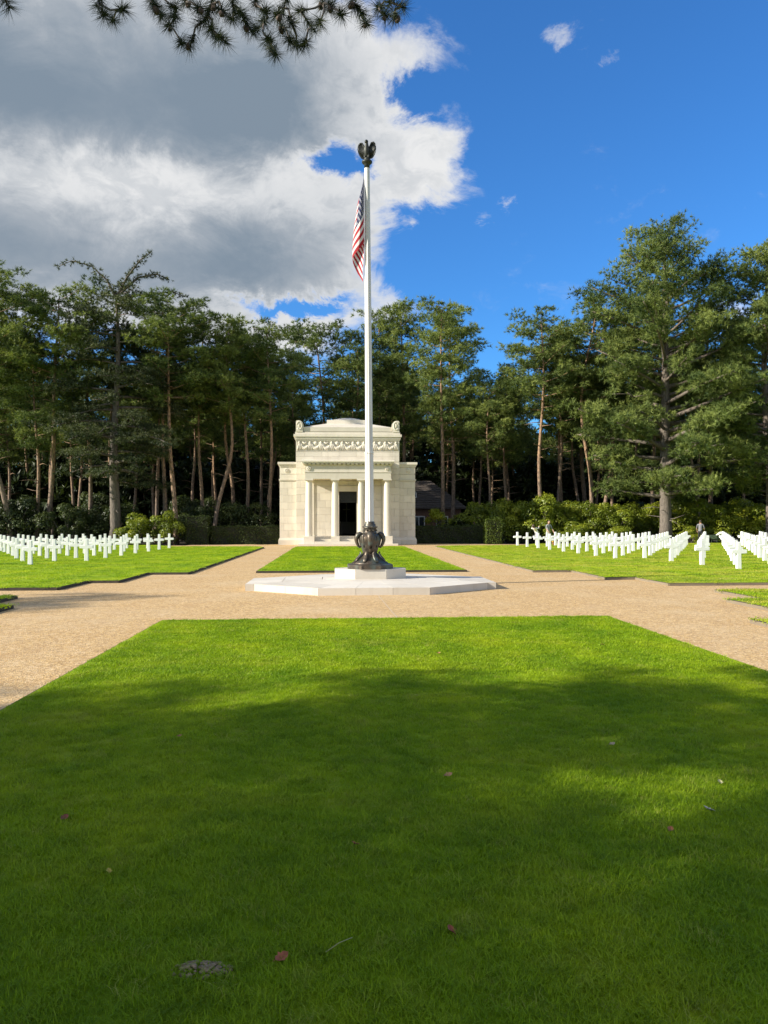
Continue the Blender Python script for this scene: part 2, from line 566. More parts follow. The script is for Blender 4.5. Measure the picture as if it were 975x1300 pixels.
near_lawn = [(-3.78, -14), (3.80, -14), (3.80, 13.05), (-3.78, 13.05)]
far_lawn = [(-3.55, 26.0), (3.52, 26.0), (3.62, 51.8), (-3.62, 51.8)]
plot_r = [(5.75, 51.5), (5.72, 25.5), (7.03, 25.5), (7.0, 22.1), (7.88, 22.1), (7.9, 19.85), (60, 19.85), (60, 57.0), (14.0, 57.0), (12.2, 53.4), (6.3, 52.6)]
plot_nr = [(6.03, -14), (60, -14), (60, 17.9), (8.17, 17.9), (8.17, 15.8), (7.32, 15.7), (7.32, 12.45), (6.03, 12.45)]
plot_l = mirror(plot_r)
plot_nl = mirror([(6.3, -14), (60, -14), (60, 17.75), (8.05, 17.75), (8.05, 15.9), (7.3, 15.7), (7.3, 12.4), (6.3, 12.4)])


M_EDGE_LIT = stone_mat('sunlit_edge_strip', (0.20, 0.16, 0.11), (0.11, 0.085, 0.06))  # paler copy of the edging strip; sunlight on its side put into the colour


def lawn(name, poly, mat, label, edge=None):
    mb = MB()
    mb.prism(poly, -0.02, LAWN_Z)
    o = mb.build(name, mat)
    o.data.materials.append(M_SOIL)
    for p in o.data.polygons:
        if abs(p.normal.z) < 0.5: p.material_index = 1
    tag(o, label, None, None, 'structure')
    # edging strip standing against the soil edge
    e = MB()
    n = len(poly)
    for i in range(n):
        a = Vector((*poly[i], 0)); b = Vector((*poly[(i + 1) % n], 0))
        d = (b - a).normalized()
        nr = Vector((d.y, -d.x, 0))
        L = (b - a).length
        M = Matrix(((d.x, nr.x, 0, a.x), (d.y, nr.y, 0, a.y), (0, 0, 1, 0), (0, 0, 0, 1)))
        e.box(0.0, L, 0.004, 0.03, -0.015, LAWN_Z - 0.012, M)
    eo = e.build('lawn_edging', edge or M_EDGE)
    tag(eo, 'thin edging strip around the ' + label, None, None, 'structure')
    return o


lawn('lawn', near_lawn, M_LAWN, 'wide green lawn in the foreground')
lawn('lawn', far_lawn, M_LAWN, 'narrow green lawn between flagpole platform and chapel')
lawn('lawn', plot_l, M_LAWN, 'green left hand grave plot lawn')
lawn('lawn', plot_r, M_LAWN_DRY, 'yellowish right hand grave plot lawn', M_EDGE_LIT)
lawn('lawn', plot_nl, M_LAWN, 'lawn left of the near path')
lawn('lawn', plot_nr, M_LAWN_DRY, 'lawn right of the near path', M_EDGE_LIT)

sheet('path_joint', [(0.07, 17.85), (0.095, 17.85), (0.225, 13.1), (0.20, 13.1)], 0.004, simple('joint_mortar', (.52, .40, .26), .9), label='thin pale joint across the gravel path')

# grass: tufts scattered with geometry nodes
rng = np.random.default_rng(7)


def tuft_mesh(name, nb, rad, hmin, hmax, wid, mat, seed, lean=0.5):
    r = np.random.default_rng(seed)
    th = r.uniform(0, 2 * np.pi, nb); rr = rad * np.sqrt(r.uniform(0, 1, nb))
    base = np.stack([rr * np.cos(th), rr * np.sin(th), np.zeros(nb)], 1)
    az = r.uniform(0, 2 * np.pi, nb)
    ln = r.uniform(0.05, lean, nb)
    h = r.uniform(hmin, hmax, nb)
    d = np.stack([np.cos(az) * ln, np.sin(az) * ln, np.ones(nb)], 1)
    side = np.stack([-np.sin(az), np.cos(az), np.zeros(nb)], 1)
    w = (wid * r.uniform(0.7, 1.3, nb))[:, None]
    mid = base + d * (h * 0.55)[:, None]
    tip = base + d * h[:, None] * np.array([1.9, 1.9, 0.95])
    vs = np.stack([base - side * w / 2, base + side * w / 2, mid + side * w * .4, mid - side * w * .4, tip], 1)
    me = bpy.data.meshes.new(name)
    allv = vs.reshape(-1, 3)
    fs = []
    for i in range(nb):
        b = i * 5
        fs.append((b, b + 1, b + 2, b + 3)); fs.append((b + 3, b + 2, b + 4))
    me.from_pydata(allv.tolist(), [], fs)
    me.materials.append(mat)
    return me


def tuft_collection(name, nb, rad, h0, h1, wid, mat, k=5, lean=0.5):
    col = bpy.data.collections.new(name)
    for i in range(k):
        o = bpy.data.objects.new('grass_tuft', tuft_mesh('grass_tuft', nb, rad, h0, h1, wid, mat, 100 + i, lean))
        col.objects.link(o)
    return col


def grass(name, poly, col, dens, label, s0=0.75, s1=1.3, seed=1):
    me = bpy.data.meshes.new(name)
    me.from_pydata([(x, y, LAWN_Z - 0.002) for x, y in poly], [], [tuple(range(len(poly)))])
    o = link(name, me)
    tag(o, label, None, None, 'stuff')
    ng = bpy.data.node_groups.new(name, 'GeometryNodeTree')
    ng.interface.new_socket('Geometry', in_out='INPUT', socket_type='NodeSocketGeometry')
    ng.interface.new_socket('Geometry', in_out='OUTPUT', socket_type='NodeSocketGeometry')
    N = ng.nodes; L = ng.links
    gi = N.new('NodeGroupInput'); go = N.new('NodeGroupOutput')
    dp = N.new('GeometryNodeDistributePointsOnFaces')
    dp.distribute_method = 'RANDOM'
    dp.inputs['Density'].default_value = dens
    dp.inputs['Seed'].default_value = seed
    ip = N.new('GeometryNodeInstanceOnPoints')
    ci = N.new('GeometryNodeCollectionInfo')
    ci.inputs['Collection'].default_value = col
    ci.inputs['Separate Children'].default_value = True
    ci.inputs['Reset Children'].default_value = True
    ip.inputs['Pick Instance'].default_value = True
    rv = N.new('FunctionNodeRandomValue'); rv.data_type = 'FLOAT_VECTOR'
    rv.inputs[0].default_value = (0, 0, 0); rv.inputs[1].default_value = (0.12, 0.12, 6.283)
    rs = N.new('FunctionNodeRandomValue'); rs.data_type = 'FLOAT'
    rs.inputs[2].default_value = s0; rs.inputs[3].default_value = s1
    L.new(gi.outputs[0], dp.inputs['Mesh'])
    L.new(dp.outputs['Points'], ip.inputs['Points'])
    L.new(ci.outputs[0], ip.inputs['Instance'])
    L.new(rv.outputs[0], ip.inputs['Rotation'])
    L.new(rs.outputs[1], ip.inputs['Scale'])
    L.new(ip.outputs[0], go.inputs[0])
    md = o.modifiers.new('grass', 'NODES')
    md.node_group = ng
    return o


COL_FINE = tuft_collection('tufts_fine', 40, 0.055, 0.010, 0.030, 0.0026, M_BLADE, 6, 0.9)
COL_MID = tuft_collection('tufts_mid', 40, 0.085, 0.010, 0.028, 0.005, M_BLADE, 5, 0.9)
COL_FAR = tuft_collection('tufts_far', 26, 0.20, 0.012, 0.032, 0.014, M_BLADE, 5, 0.9)
COL_FARD = tuft_collection('tufts_far_dry', 26, 0.20, 0.012, 0.032, 0.014, M_BLADE_DRY, 5, 0.9)


def wedge(y0, y1, xa, xb):
    """the part of the foreground lawn between two depths that the lens takes in"""
    return [(max(-3.76, -0.866 - xa * y0 - 0.3), y0), (min(3.78, -0.866 + xb * y0 + 0.3), y0),
            (min(3.78, -0.866 + xb * y1 + 0.3), y1), (max(-3.76, -0.866 - xa * y1 - 0.3), y1)]


grass('grass', [(-3.4, 1.9), (2.6, 1.9), (3.0, 4.6), (-3.72, 4.6)], COL_FINE, 800, 'short mown grass nearest on the foreground lawn', seed=3)
grass('grass', [(-3.73, 4.6), (3.75, 4.6), (3.75, 8.0), (-3.73, 8.0)], COL_FINE, 560, 'short mown grass in the middle of the foreground lawn', seed=4)
grass('grass', [(-3.71, 8.0), (3.73, 8.0), (3.73, 12.98), (-3.71, 12.98)], COL_MID, 320, 'sunlit short grass on the far end of the foreground lawn', seed=5)
grass('grass', [(-3.4, 26.15), (3.37, 26.15), (3.47, 51.6), (-3.47, 51.6)], COL_FAR, 45, 'short grass on the lawn before the chapel', seed=6)
grass('grass', mirror([(5.78, 51.5), (5.75, 25.53), (7.06, 25.53), (7.03, 22.13), (7.91, 22.13), (7.93, 19.88), (28, 19.88), (28, 56), (14.0, 56), (12.2, 53.3), (6.3, 52.5)]), COL_FAR, 22, 'short grass among the crosses on the left plot', seed=7)
grass('grass', [(5.78, 51.5), (5.75, 25.53), (7.06, 25.53), (7.03, 22.13), (7.91, 22.13), (7.93, 19.88), (34, 19.88), (34, 56), (14.0, 56), (12.2, 53.3), (6.3, 52.5)], COL_FARD, 22, 'dry short grass among the crosses on the right plot', seed=8)
grass('grass', [(6.06, 10), (11, 10), (11, 17.87), (8.2, 17.87), (8.2, 15.8), (7.35, 15.7), (7.35, 12.42), (6.06, 12.42)], COL_FARD, 60, 'short grass on the lawn corner at the right path', seed=9)
grass('grass', mirror([(6.33, 10), (11, 10), (11, 17.72), (8.08, 17.72), (8.08, 15.9), (7.33, 15.7), (7.33, 12.38), (6.33, 12.38)]), COL_FAR, 60, 'short grass on the lawn corner at the left path', seed=10)

# ------------------------------------------------------------------ headstones
def cross_mesh():
    mb = MB()
    h, w = 0.94, 0.070      # height above ground, half width of the shaft
    prof = [(-0.084, -0.03), (0.084, -0.03), (w, 0.53), (0.275, 0.545), (0.275, 0.67), (w, 0.685), (0.064, h), (-0.064, h), (-w, 0.685), (-0.275, 0.67), (-0.275, 0.545), (-w, 0.53)]
    d0, d1, bv = 0.055, 0.055, 0.012
    vs = []; fs = []
    n = len(prof)
    cx, cz = 0, 0.5

    def ins(p, k):
        return (p[0] - math.copysign(min(k, abs(p[0])), p[0]), p[1])
    rings = [(-d0, bv), (-d0 + bv, 0), (d1 - bv, 0), (d1, bv)]
    for (y, k) in rings:
        for i, p in enumerate(prof):
            q = ins(p, k)
            zz = q[1] - k if i in (5, 6, 7, 8, 4, 9) else q[1] + (k if i in (2, 3, 10, 11) else 0)
            vs.append((q[0], y, zz))
    for r in range(3):
        for i in range(n):
            j = (i + 1) % n
            fs.append((r * n + i, r * n + j, (r + 1) * n + j, (r + 1) * n + i))
    for r, flip in ((0, False), (3, True)):
        for q in ((0, 1, 2, 11), (2, 5, 8, 11), (2, 3, 4, 5), (8, 9, 10, 11), (5, 6, 7, 8)):
            q = tuple(r * n + i for i in q)
            fs.append(q if not flip else tuple(reversed(q)))
    mb.add(vs, fs)
    me = mb.mesh('cross_headstone', M_MARBLE)
    # shallow engraved lines of the inscription are too small to read from here
    return me


CROSS = cross_mesh()
random.seed(11)
ORD = ['first', 'second', 'third', 'fourth', 'fifth', 'sixth', 'seventh', 'eighth', 'ninth', 'tenth', 'eleventh', 'twelfth', 'thirteenth', 'fourteenth', 'fifteenth', 'sixteenth']


def crosses(side, word):
    rows = []
    for k in range(11):
        if side < 0 and k < 2 or side < 0 and k > 9: continue
        Y = 25.5 + 2.66 * k
        i0 = 0 if k >= 3 else 1
        lim = (0.553 * Y + 0.9) if side > 0 else (0.437 * Y + 1.3)
        row = []
        i = i0
        while 11.5 + 1.32 * i < lim + (0.4 if side > 0 else 0.7):
            row.append(side * (11.5 + 1.32 * i)); i += 1
        if row: rows.append((Y, row))
    for ri, (Y, row) in enumerate(rows):
        for j, X in enumerate(row):
            o = link('cross_headstone', CROSS)
            o.location = (X + random.uniform(-.03, .03), Y + random.uniform(-.03, .03), LAWN_Z - 0.01)
            o.rotation_euler = (random.uniform(-.008, .008), random.uniform(-.008, .008), random.uniform(-.03, .03))
            tag(o, f'white marble cross, {ORD[j]} from the chapel path in {ORD[ri]} row of {word} plot', 'headstone', f'white marble crosses on the {word} plot')


crosses(-1, 'left')
crosses(1, 'right')

# ------------------------------------------------------------------ flagpole platform
PC = (0.0, 20.3)


def inset(poly, s):
    return [(x * s[0], y * s[1]) for x, y in poly]


def platform():
    P = empty('flagpole_platform', (PC[0], PC[1], 0), 0, 'low pale stone octagonal platform carrying the flagpole', 'platform')
    out = [(-1.30, -2.42), (1.30, -2.42), (2.92, -1.08), (3.14, -1.08), (3.14, 1.08), (2.92, 1.08), (1.30, 2.42), (-1.30, 2.42), (-2.92, 1.08), (-3.14, 1.08), (-3.14, -1.08), (-2.92, -1.08)]
    n = len(out)
    core = MB(); core.prism(inset(out, (.985, .985)), 0.0, 0.14)
    core.build('core', M_STONE_DARK, P)
    segs = {0: 3, 1: 2, 5: 2, 6: 3, 7: 2, 11: 2, 3: 2, 9: 2}

    def zt(s): return 0.172 + (1 - s) * 0.10
    ringsS = [1.0, 0.72, 0.40]
    for i in range(n):
        a = Vector(out[i]); b = Vector(out[(i + 1) % n])
        m = segs.get(i, 1)
        for k in range(m):
            p = a.lerp(b, k / m); q = a.lerp(b, (k + 1) / m)
            d = (q - p).normalized() * 0.004
            p2, q2 = p + d, q - d
            for r in range(2):
                s0, s1 = ringsS[r] - (0.0 if r == 0 else .002), ringsS[r + 1] + .002
                poly = [tuple(p2 * s0), tuple(q2 * s0), tuple(q2 * s1), tuple(p2 * s1)]
                mb = MB()
                mb.prism(poly, 0.0 if r == 0 else 0.1, 0, top=[zt(s0), zt(s0), zt(s1), zt(s1)])
                mb.build('kerb_stone' if r == 0 else 'paving_stone', M_PLAT, P)
    mb = MB()
    mb.prism(inset(out, (.396, .396)), 0.1, 0.232)
    mb.build('paving_stone', M_PLAT, P)
    # pedestal: long octagon of four blocks
    ped = [(-0.40, -0.56), (0.40, -0.56), (0.93, -0.22), (0.93, 0.22), (0.40, 0.56), (-0.40, 0.56), (-0.93, 0.22), (-0.93, -0.22)]
    mb = MB(); mb.prism(inset(ped, (.985, .985)), 0.2, 0.47); mb.build('pedestal_core', M_STONE_DARK, P)
    for i in range(8):
        a = Vector(ped[i]); b = Vector(ped[(i + 1) % 8])
        d = (b - a).normalized() * 0.003
        poly = [tuple(a + d), tuple(b - d), tuple((b - d) * .3), tuple((a + d) * .3)]
        mb = MB(); mb.prism(poly, 0.2, 0.485); mb.build('pedestal_stone', M_PLAT, P)
    return P


platform()

# ------------------------------------------------------------------ flagpole
def flagpole():
    zb = 0.486
    T = empty('flagpole', (0.0, PC[1], zb), 0, 'tall white flagpole with ornate bronze base and eagle on top', 'flagpole')
    K = 0.965
    oct_rot = math.pi / 8
    # bronze base (heights measured from the pedestal)
    mb = MB()
    mb.lathe([(0.64, 0.0), (0.64, 0.10), (0.60, 0.115), (0.54, 0.125)], 8, smooth=False, rot=oct_rot)
    mb.build('plinth', M_BRONZE, T)
    mb = MB()
    fl = lambda k: 1.0 if k % 2 else 0.88
    mb.lathe([(0.50, 0.118), (0.47, 0.16), (0.40, 0.20), (0.33, 0.26), (0.27, 0.32), (0.225, 0.37), (0.20, 0.40)], 32, flute=fl)
    mb.build('skirt', M_BRONZE, T)
    for k in range(8):       # acanthus leaves leaning on the skirt
        a = k * math.pi / 4 + math.pi / 8
        M = Matrix.Rotation(a, 4, 'Z')
        lf = MB()
        pts = [(0.44, 0, 0.17), (0.375, 0, 0.25), (0.30, 0, 0.33), (0.26, 0, 0.41), (0.285, 0, 0.44)]
        lf.tube(pts, [0.025, 0.045, 0.042, 0.032, 0.012], 6, M=M, sx=1.5, sy=0.45)
        lf.build('acanthus_leaf', M_BRONZE, T)
    mb = MB()
    fl2 = lambda k: 1.0 if k % 3 else 0.94
    mb.lathe([(0.195, 0.39), (0.20, 0.44), (0.215, 0.50), (0.24, 0.58), (0.272, 0.66), (0.288, 0.74), (0.282, 0.81), (0.255, 0.87), (0.205, 0.90), (0.175, 0.915)], 30, flute=fl2)
    mb.build('urn_body', M_BRONZE, T)
    for k in range(8):
        a = k * math.pi / 4
        lf = MB()
        lf.tube([(0.235, 0, 0.55), (0.262, 0, 0.66), (0.28, 0, 0.76), (0.275, 0, 0.84), (0.295, 0, 0.88)], [0.015, 0.038, 0.045, 0.036, 0.012], 6, M=Matrix.Rotation(a, 4, 'Z'), sx=1.3, sy=0.5)
        lf.build('urn_leaf', M_BRONZE, T)
    for k in range(4):
        a = k * math.pi / 2
        h = MB()
        h.tube([(0.20, 0, 0.875), (0.27, 0, 0.905), (0.315, 0, 0.885), (0.352, 0, 0.815), (0.362, 0, 0.74), (0.34, 0, 0.66), (0.305, 0, 0.59), (0.262, 0, 0.55), (0.235, 0, 0.585)],
               [0.05, 0.078, 0.080, 0.070, 0.060, 0.052, 0.044, 0.036, 0.018], 8, M=Matrix.Rotation(a, 4, 'Z'), sx=1.25, sy=0.85)
        h.build('scroll_handle', M_BRONZE, T)
    mb = MB()
    mb.lathe([(0.172, 0.91), (0.185, 0.92), (0.19, 0.935), (0.168, 0.945), (0.165, 1.05), (0.192, 1.06), (0.196, 1.085), (0.168, 1.10), (0.15, 1.13), (0.15, 1.16), (0.118, 1.19), (0.125, 1.215), (0.108, 1.232)], 24)
    for k in range(12):
        a = k * math.pi / 6
        mb.ball((0.172 * math.cos(a), 0.172 * math.sin(a), 0.998), 0.026, 6, 4)
        mb.ball((0.19 * math.cos(a + .26), 0.19 * math.sin(a + .26), 1.09), 0.018, 6, 4)
    mb.build('collar', M_BRONZE, T)
    # fluted pole in two lengths, leaning a touch as in the photograph
    fp = lambda k: 1.0 if k % 2 == 0 else 0.90
    lean = Matrix.Rotation(R(-0.33), 4, 'Y')
    mb = MB()
    mb.lathe([(0.112, 1.20), (0.108, 3.02), (0.118, 3.03), (0.118, 3.07)], 24, flute=fp, smooth=False, M=lean)
    mb.build('lower_shaft', M_POLE, T)
    mb = MB()
    ztop = 10.65
    mb.lathe([(0.098, 3.05), (0.092, 5.0), (0.082, 8.0), (0.070, ztop)], 24, flute=fp, smooth=False, M=lean)
    mb.build('upper_shaft', M_POLE, T)
    # finial: capital and eagle
    ex = ztop * math.sin(R(-0.33))
    F = empty('eagle_finial', (ex, 0, ztop), R(-14))
    F.parent = T
    mb = MB()
    mb.lathe([(0.072, -0.03), (0.075, 0.05), (0.10, 0.08), (0.135, 0.115), (0.14, 0.15), (0.10, 0.165), (0.07, 0.19), (0.085, 0.22), (0.06, 0.25)], 20)
    mb.build('capital', M_EAGLE, F)
    b = MB()
    # body: chest forward (-Y), tail back
    b.tube([(0, 0.03, 0.22), (0, 0.0, 0.30), (0, -0.02, 0.38), (0, -0.035, 0.47), (0, -0.04, 0.55), (0, -0.055, 0.62), (0, -0.075, 0.66)],
           [0.045, 0.065, 0.08, 0.08, 0.055, 0.042, 0.032], 12)
    b.ball((0, -0.075, 0.645), 0.052, 10, 6)
    b.tube([(0, -0.115, 0.65), (0, -0.15, 0.64), (0, -0.165, 0.61)], [0.022, 0.016, 0.004], 6)
    b.tube([(-.045, -0.02, 0.33), (-.05, -0.04, 0.26), (-.05, -.05, 0.22)], [0.04, 0.03, 0.022], 6)
    b.tube([(.045, -0.02, 0.33), (.05, -0.04, 0.26), (.05, -.05, 0.22)], [0.04, 0.03, 0.022], 6)
    b.build('eagle_body', M_EAGLE, F)
    tl = MB()
    tl.prism([(-.03, 0.05), (.03, 0.05), (.075, 0.10), (-.075, 0.10)], 0.16, 0.34)
    tl.build('tail', M_EAGLE, F)
    for sgn in (-1, 1):
        w = MB()
        # raised wing: a curved blade, its feathers laid over it as ridges
        out = [(.04, .44), (.085, .56), (.105, .635), (.145, .668), (.19, .66), (.225, .615), (.245, .55), (.25, .47), (.235, .39), (.205, .32), (.16, .26), (.115, .235), (.07, .245), (.03, .30)]
        n = len(out)
        yy = lambda x: .03 - .9 * (x - .03) ** 2
        vs = [(sgn * x, yy(x) - .022, z) for x, z in out] + [(sgn * x, yy(x) + .022, z) for x, z in out]
        w.add(vs, [tuple(range(n)), tuple(range(2 * n - 1, n - 1, -1))] + [(i, (i + 1) % n, n + (i + 1) % n, n + i) for i in range(n)])
        for q in range(7):
            f = q / 6
            xt = .09 + .13 * f; zt_ = .60 - .02 * f; xb = .06 + .12 * f ** .8; zb_ = .255 + .09 * f ** 2
            w.tube([(sgn * xt, yy(xt) - .02, zt_), (sgn * (xt * .5 + xb * .5 + .012), yy(xt) - .034, (zt_ + zb_) / 2), (sgn * xb, yy(xb) - .02, zb_)], [.012, .017, .008], 6)
            w.tube([(sgn * xt, yy(xt) + .02, zt_), (sgn * (xt * .5 + xb * .5 + .012), yy(xt) + .034, (zt_ + zb_) / 2), (sgn * xb, yy(xb) + .02, zb_)], [.012, .017, .008], 6)
        w.tube([(sgn * .04, .01, .42), (sgn * .085, .0, .55), (sgn * .125, -.01, .635), (sgn * .18, -.015, .64), (sgn * .225, -.02, .58)], [.03, .026, .024, .024, .018], 8)
        w.build('wing', M_EAGLE, F)
    return T


M_EAGLE = simple('green_black_bronze', (0.035, 0.038, 0.032), 0.5, 0.4, 12, 0.4)
flagpole()


def flag_mat():
    m, t, bs = mat_new('flag_cloth')
    uv = t.new('ShaderNodeUVMap').outputs[0]
    sp = t.new('ShaderNodeSeparateXYZ')
    t.l.new(uv, sp.inputs[0])
    u, v = sp.outputs[0], sp.outputs[1]     # u along the fly 0..1.9, v down the hoist 0..1
    st = t.math('MODULO', t.math('FLOOR', t.math('MULTIPLY', v, 13.0)), 2.0)
    c = t.mix(st, (0.40, 0.010, 0.022), (0.74, 0.73, 0.72))
    can = t.math('MULTIPLY', t.math('LESS_THAN', u, 0.76), t.math('LESS_THAN', v, 7 / 13))
    # 50 stars: 9 rows, alternately 6 and 5
    gx = t.math('MULTIPLY', u, 12 / 0.76)
    gy = t.math('MULTIPLY', v, 10 / (7 / 13))
    ix = t.math('ROUND', gx); iy = t.math('ROUND', gy)
    odd = t.math('MODULO', t.math('ADD', ix, iy), 2.0)
    dx = t.math('MULTIPLY', t.math('SUBTRACT', gx, ix), 0.76 / 12)
    dy = t.math('MULTIPLY', t.math('SUBTRACT', gy, iy), (7 / 13) / 10)
    ang = t.math('ARCTAN2', dx, dy)
    rad = t.math('SQRT', t.math('ADD', t.math('MULTIPLY', dx, dx), t.math('MULTIPLY', dy, dy)))
    pt = t.math('ADD', 0.0185, t.math('MULTIPLY', t.math('COSINE', t.math('MULTIPLY', ang, 5.0)), 0.007))
    star = t.math('MULTIPLY', t.math('LESS_THAN', rad, pt), t.math('SUBTRACT', 1.0, odd))
    inx = t.math('MULTIPLY', t.math('GREATER_THAN', ix, 0.5), t.math('LESS_THAN', ix, 11.5))
    iny = t.math('MULTIPLY', t.math('GREATER_THAN', iy, 0.5), t.math('LESS_THAN', iy, 9.5))
    star = t.math('MULTIPLY', star, t.math('MULTIPLY', inx, iny))
    blue = t.mix(star, (0.010, 0.017, 0.075), (0.74, 0.74, 0.76))
    c = t.mix(can, c, blue)
    t.l.new(c, bs.inputs['Base Color'])
    bs.inputs['Roughness'].default_value = 0.75
    tr = t.new('ShaderNodeBsdfTranslucent')
    t.l.new(c, tr.inputs[0])
    mx = t.new('ShaderNodeMixShader'); mx.inputs[0].default_value = 0.25
    t.l.new(bs.outputs[0], mx.inputs[1]); t.l.new(tr.outputs[0], mx.inputs[2])
    t.l.new(mx.outputs[0], t.n['Material Output'].inputs[0])
    return m


def interp_(x, xs, ys):
    return float(np.interp(x, xs, ys))


def flag():
    nu, nv = 72, 40
    H, Lf = 1.80, 2.55
    vs = []; uvs = []
    for j in range(nv + 1):
        v = j / nv
        for i in range(nu + 1):
            s = i / nu
            # hangs from the hoist: each thread falls, folded in pleats that fan out from the top corner
            z = -H * v * (1 - 0.04 * s) - s * (1.80 - .60 * v)
            env = interp_(-z, [0, .35, .7, 1.4, 2.25, 2.7, 2.95], [.02, .11, .16, .24, .30, .30, .12])
            wave = s / .5 if s < .5 else 1 - .85 * (s - .5) / .5
            wave = wave * wave * (3 - 2 * wave)
            x = -0.082 - env * wave - .025 * math.sin(11 * s + 4 * v) * s
            y = -0.10 * math.sin(2 * math.pi * (s + .05)) * min(1, s * 4) + 0.035 * math.sin(9 * s + 5 * v)
            if s < 0.02: x, y = -0.078, 0.0
            vs.append((x, y, z))
            uvs.append((s * 1.9, v))
    fs = []
    for j in range(nv):
        for i in range(nu):
            a = j * (nu + 1) + i
            fs.append((a, a + 1, a + nu + 2, a + nu + 1))
    me = bpy.data.meshes.new('flag')
    me.from_pydata(vs, [], fs)
    uvl = me.uv_layers.new(name='UVMap')
    for lp in me.loops:
        uvl.data[lp.index].uv = uvs[lp.vertex_index]
    me.polygons.foreach_set('use_smooth', [True] * len(me.polygons))
    me.materials.append(flag_mat())
    o = link('flag', me)
    zt_ = 10.99
    o.location = (-0.066, PC[1], zt_)
    o.rotation_euler = (0, 0, R(8))
    tag(o, 'limp red, white and blue flag with stars and stripes on the pole', 'flag')


flag()

# ------------------------------------------------------------------ chapel
def chapel():
    OX, OY = -0.05, 58.2
    T = empty('memorial_chapel', (OX, OY, 0), 0, 'pale stone memorial chapel with four columned porch and garland frieze', 'chapel')
    st = M_STONE
    rnd = random.Random(5)
    cache = {}

    def block(x0, x1, y0, y1, z0, z1, name='stone_block'):
        key = (round(x1 - x0, 3), round(y1 - y0, 3), round(z1 - z0, 3))
        me = cache.get(key)
        if me is None:
            w, d, h = key
            mb = MB()
            b = 0.008   # arrises rounded towards the viewer
            mb.add([(b, 0, b), (w - b, 0, b), (w - b, 0, h - b), (b, 0, h - b), (0, b, 0), (w, b, 0), (w, b, h), (0, b, h), (0, d, 0), (w, d, 0), (w, d, h), (0, d, h)],
                   [(0, 1, 2, 3), (0, 4, 5, 1), (1, 5, 6, 2), (2, 6, 7, 3), (3, 7, 4, 0), (4, 8, 9, 5), (5, 9, 10, 6), (6, 10, 11, 7), (7, 11, 8, 4)])
            me = cache[key] = mb.mesh(name, st)
        o = link(name, me, T)
        o.location = (x0, y0, z0)
        return o

    def ashlar(x0, x1, z0, z1, y, ch, bw, depth=0.12):
        n = max(1, round((z1 - z0) / ch)); h = (z1 - z0) / n
        g = 0.004
        for r in range(n):
            za, zb_ = z0 + r * h, z0 + (r + 1) * h
            m = max(1, round((x1 - x0) / bw)); w = (x1 - x0) / m
            cuts = [x0 + k * w for k in range(m + 1)]
            if r % 2 and m > 1:
                cuts = [x0] + [x0 + (k + .5) * w for k in range(m)] + [x1]
            elif r % 2 and m == 1:
                cuts = [x0, x0 + w * (.38 if rnd.random() < .5 else .62), x1]
            for a, b in zip(cuts, cuts[1:]):
                block(a + g, b - g, y + rnd.uniform(-.0015, .0015), y + depth, za + g, zb_ - g)

    def part(name, mat=st):
        mb = MB()
        return mb, (lambda: mb.build(name, mat, T))

    # --- wings
    WX0, WX1 = 3.89, 5.12
    for s in (-1, 1):
        xa, xb = (-WX1, -WX0) if s < 0 else (WX0, WX1)
        mb, fin = part('wing_wall'); mb.box(xa + (.01 if s < 0 else 0), xb - (.01 if s > 0 else 0), 0.05, 5.5, 0.0, 5.9); fin()
        ashlar(xa, xb, 0.56, 4.80, 0.0, 0.53, 0.8)
        ashlar(xa, xb, 4.95, 5.31, 0.0, 0.5, 1.3)
        ashlar(xa, xb, 5.335, 5.88, 0.0, 0.6, 1.3)
        mb, fin = part('plinth')
        o = 0.10
        e = (xa - (o if s < 0 else 0), xb + (o if s > 0 else 0))
        mb.box(e[0], e[1], -0.10, 5.55, 0.0, 0.36)
        mb.add([(e[0], -.10, .36), (e[1], -.10, .36), (e[1], .12, .36), (e[0], .12, .36), (xa, -0.002, .56), (xb, -0.002, .56), (xb, .12, .56), (xa, .12, .56)],
               [(0, 1, 5, 4), (1, 2, 6, 5), (2, 3, 7, 6), (3, 0, 4, 7), (4, 5, 6, 7)])
        fin()
        mb, fin = part('string_moulding')
        e = (xa - (.06 if s < 0 else 0), xb + (.06 if s > 0 else 0))
        mb.box(e[0] + .03, e[1] - .03, -0.03, 5.52, 4.80, 4.86); mb.box(e[0], e[1], -0.06, 5.53, 4.86, 4.95)
        fin()
        mb, fin = part('cornice')
        for (p, z0, z1) in ((.05, 5.88, 5.98), (.10, 5.98, 6.07), (.15, 6.07, 6.24)):
            mb.box(xa - (p if s < 0 else 0), xb + (p if s > 0 else 0), -p, 5.55, z0, z1)
        fin()
        mb, fin = part('rosette')
        xc = (xa + xb) / 2 - .1 * (1 if s < 0 else -1)
        M = Matrix.Translation((xc, -0.005, 5.60)) @ Matrix.Rotation(R(90), 4, 'X')
        mb.lathe([(0.17, -0.01), (0.17, 0.03), (0.13, 0.05), (0.10, 0.025), (0.06, 0.025), (0.05, 0.06), (0.01, 0.07)], 16, M=M, flute=lambda k: 1 if k % 2 else .86)
        fin()
    # --- main block (front at y = -0.30); door opening in the middle
    MX, FY = 3.89, -0.30
    DX, DZ0, DZ1 = 0.67, 0.66, 4.02
    mb, fin = part('nave_wall')
    mb.box(-MX + .01, -DX - .16, FY + .05, 0.5, 0, 7.85)
    mb.box(DX + .16, MX - .01, FY + .05, 0.5, 0, 7.85)
    mb.box(-DX - .16, DX + .16, FY + .05, 0.5, 4.42, 7.85)
    mb.box(-MX + .01, -MX + .5, 0.5, 9.5, 0, 7.85)
    mb.box(MX - .5, MX - .01, 0.5, 9.5, 0, 7.85)
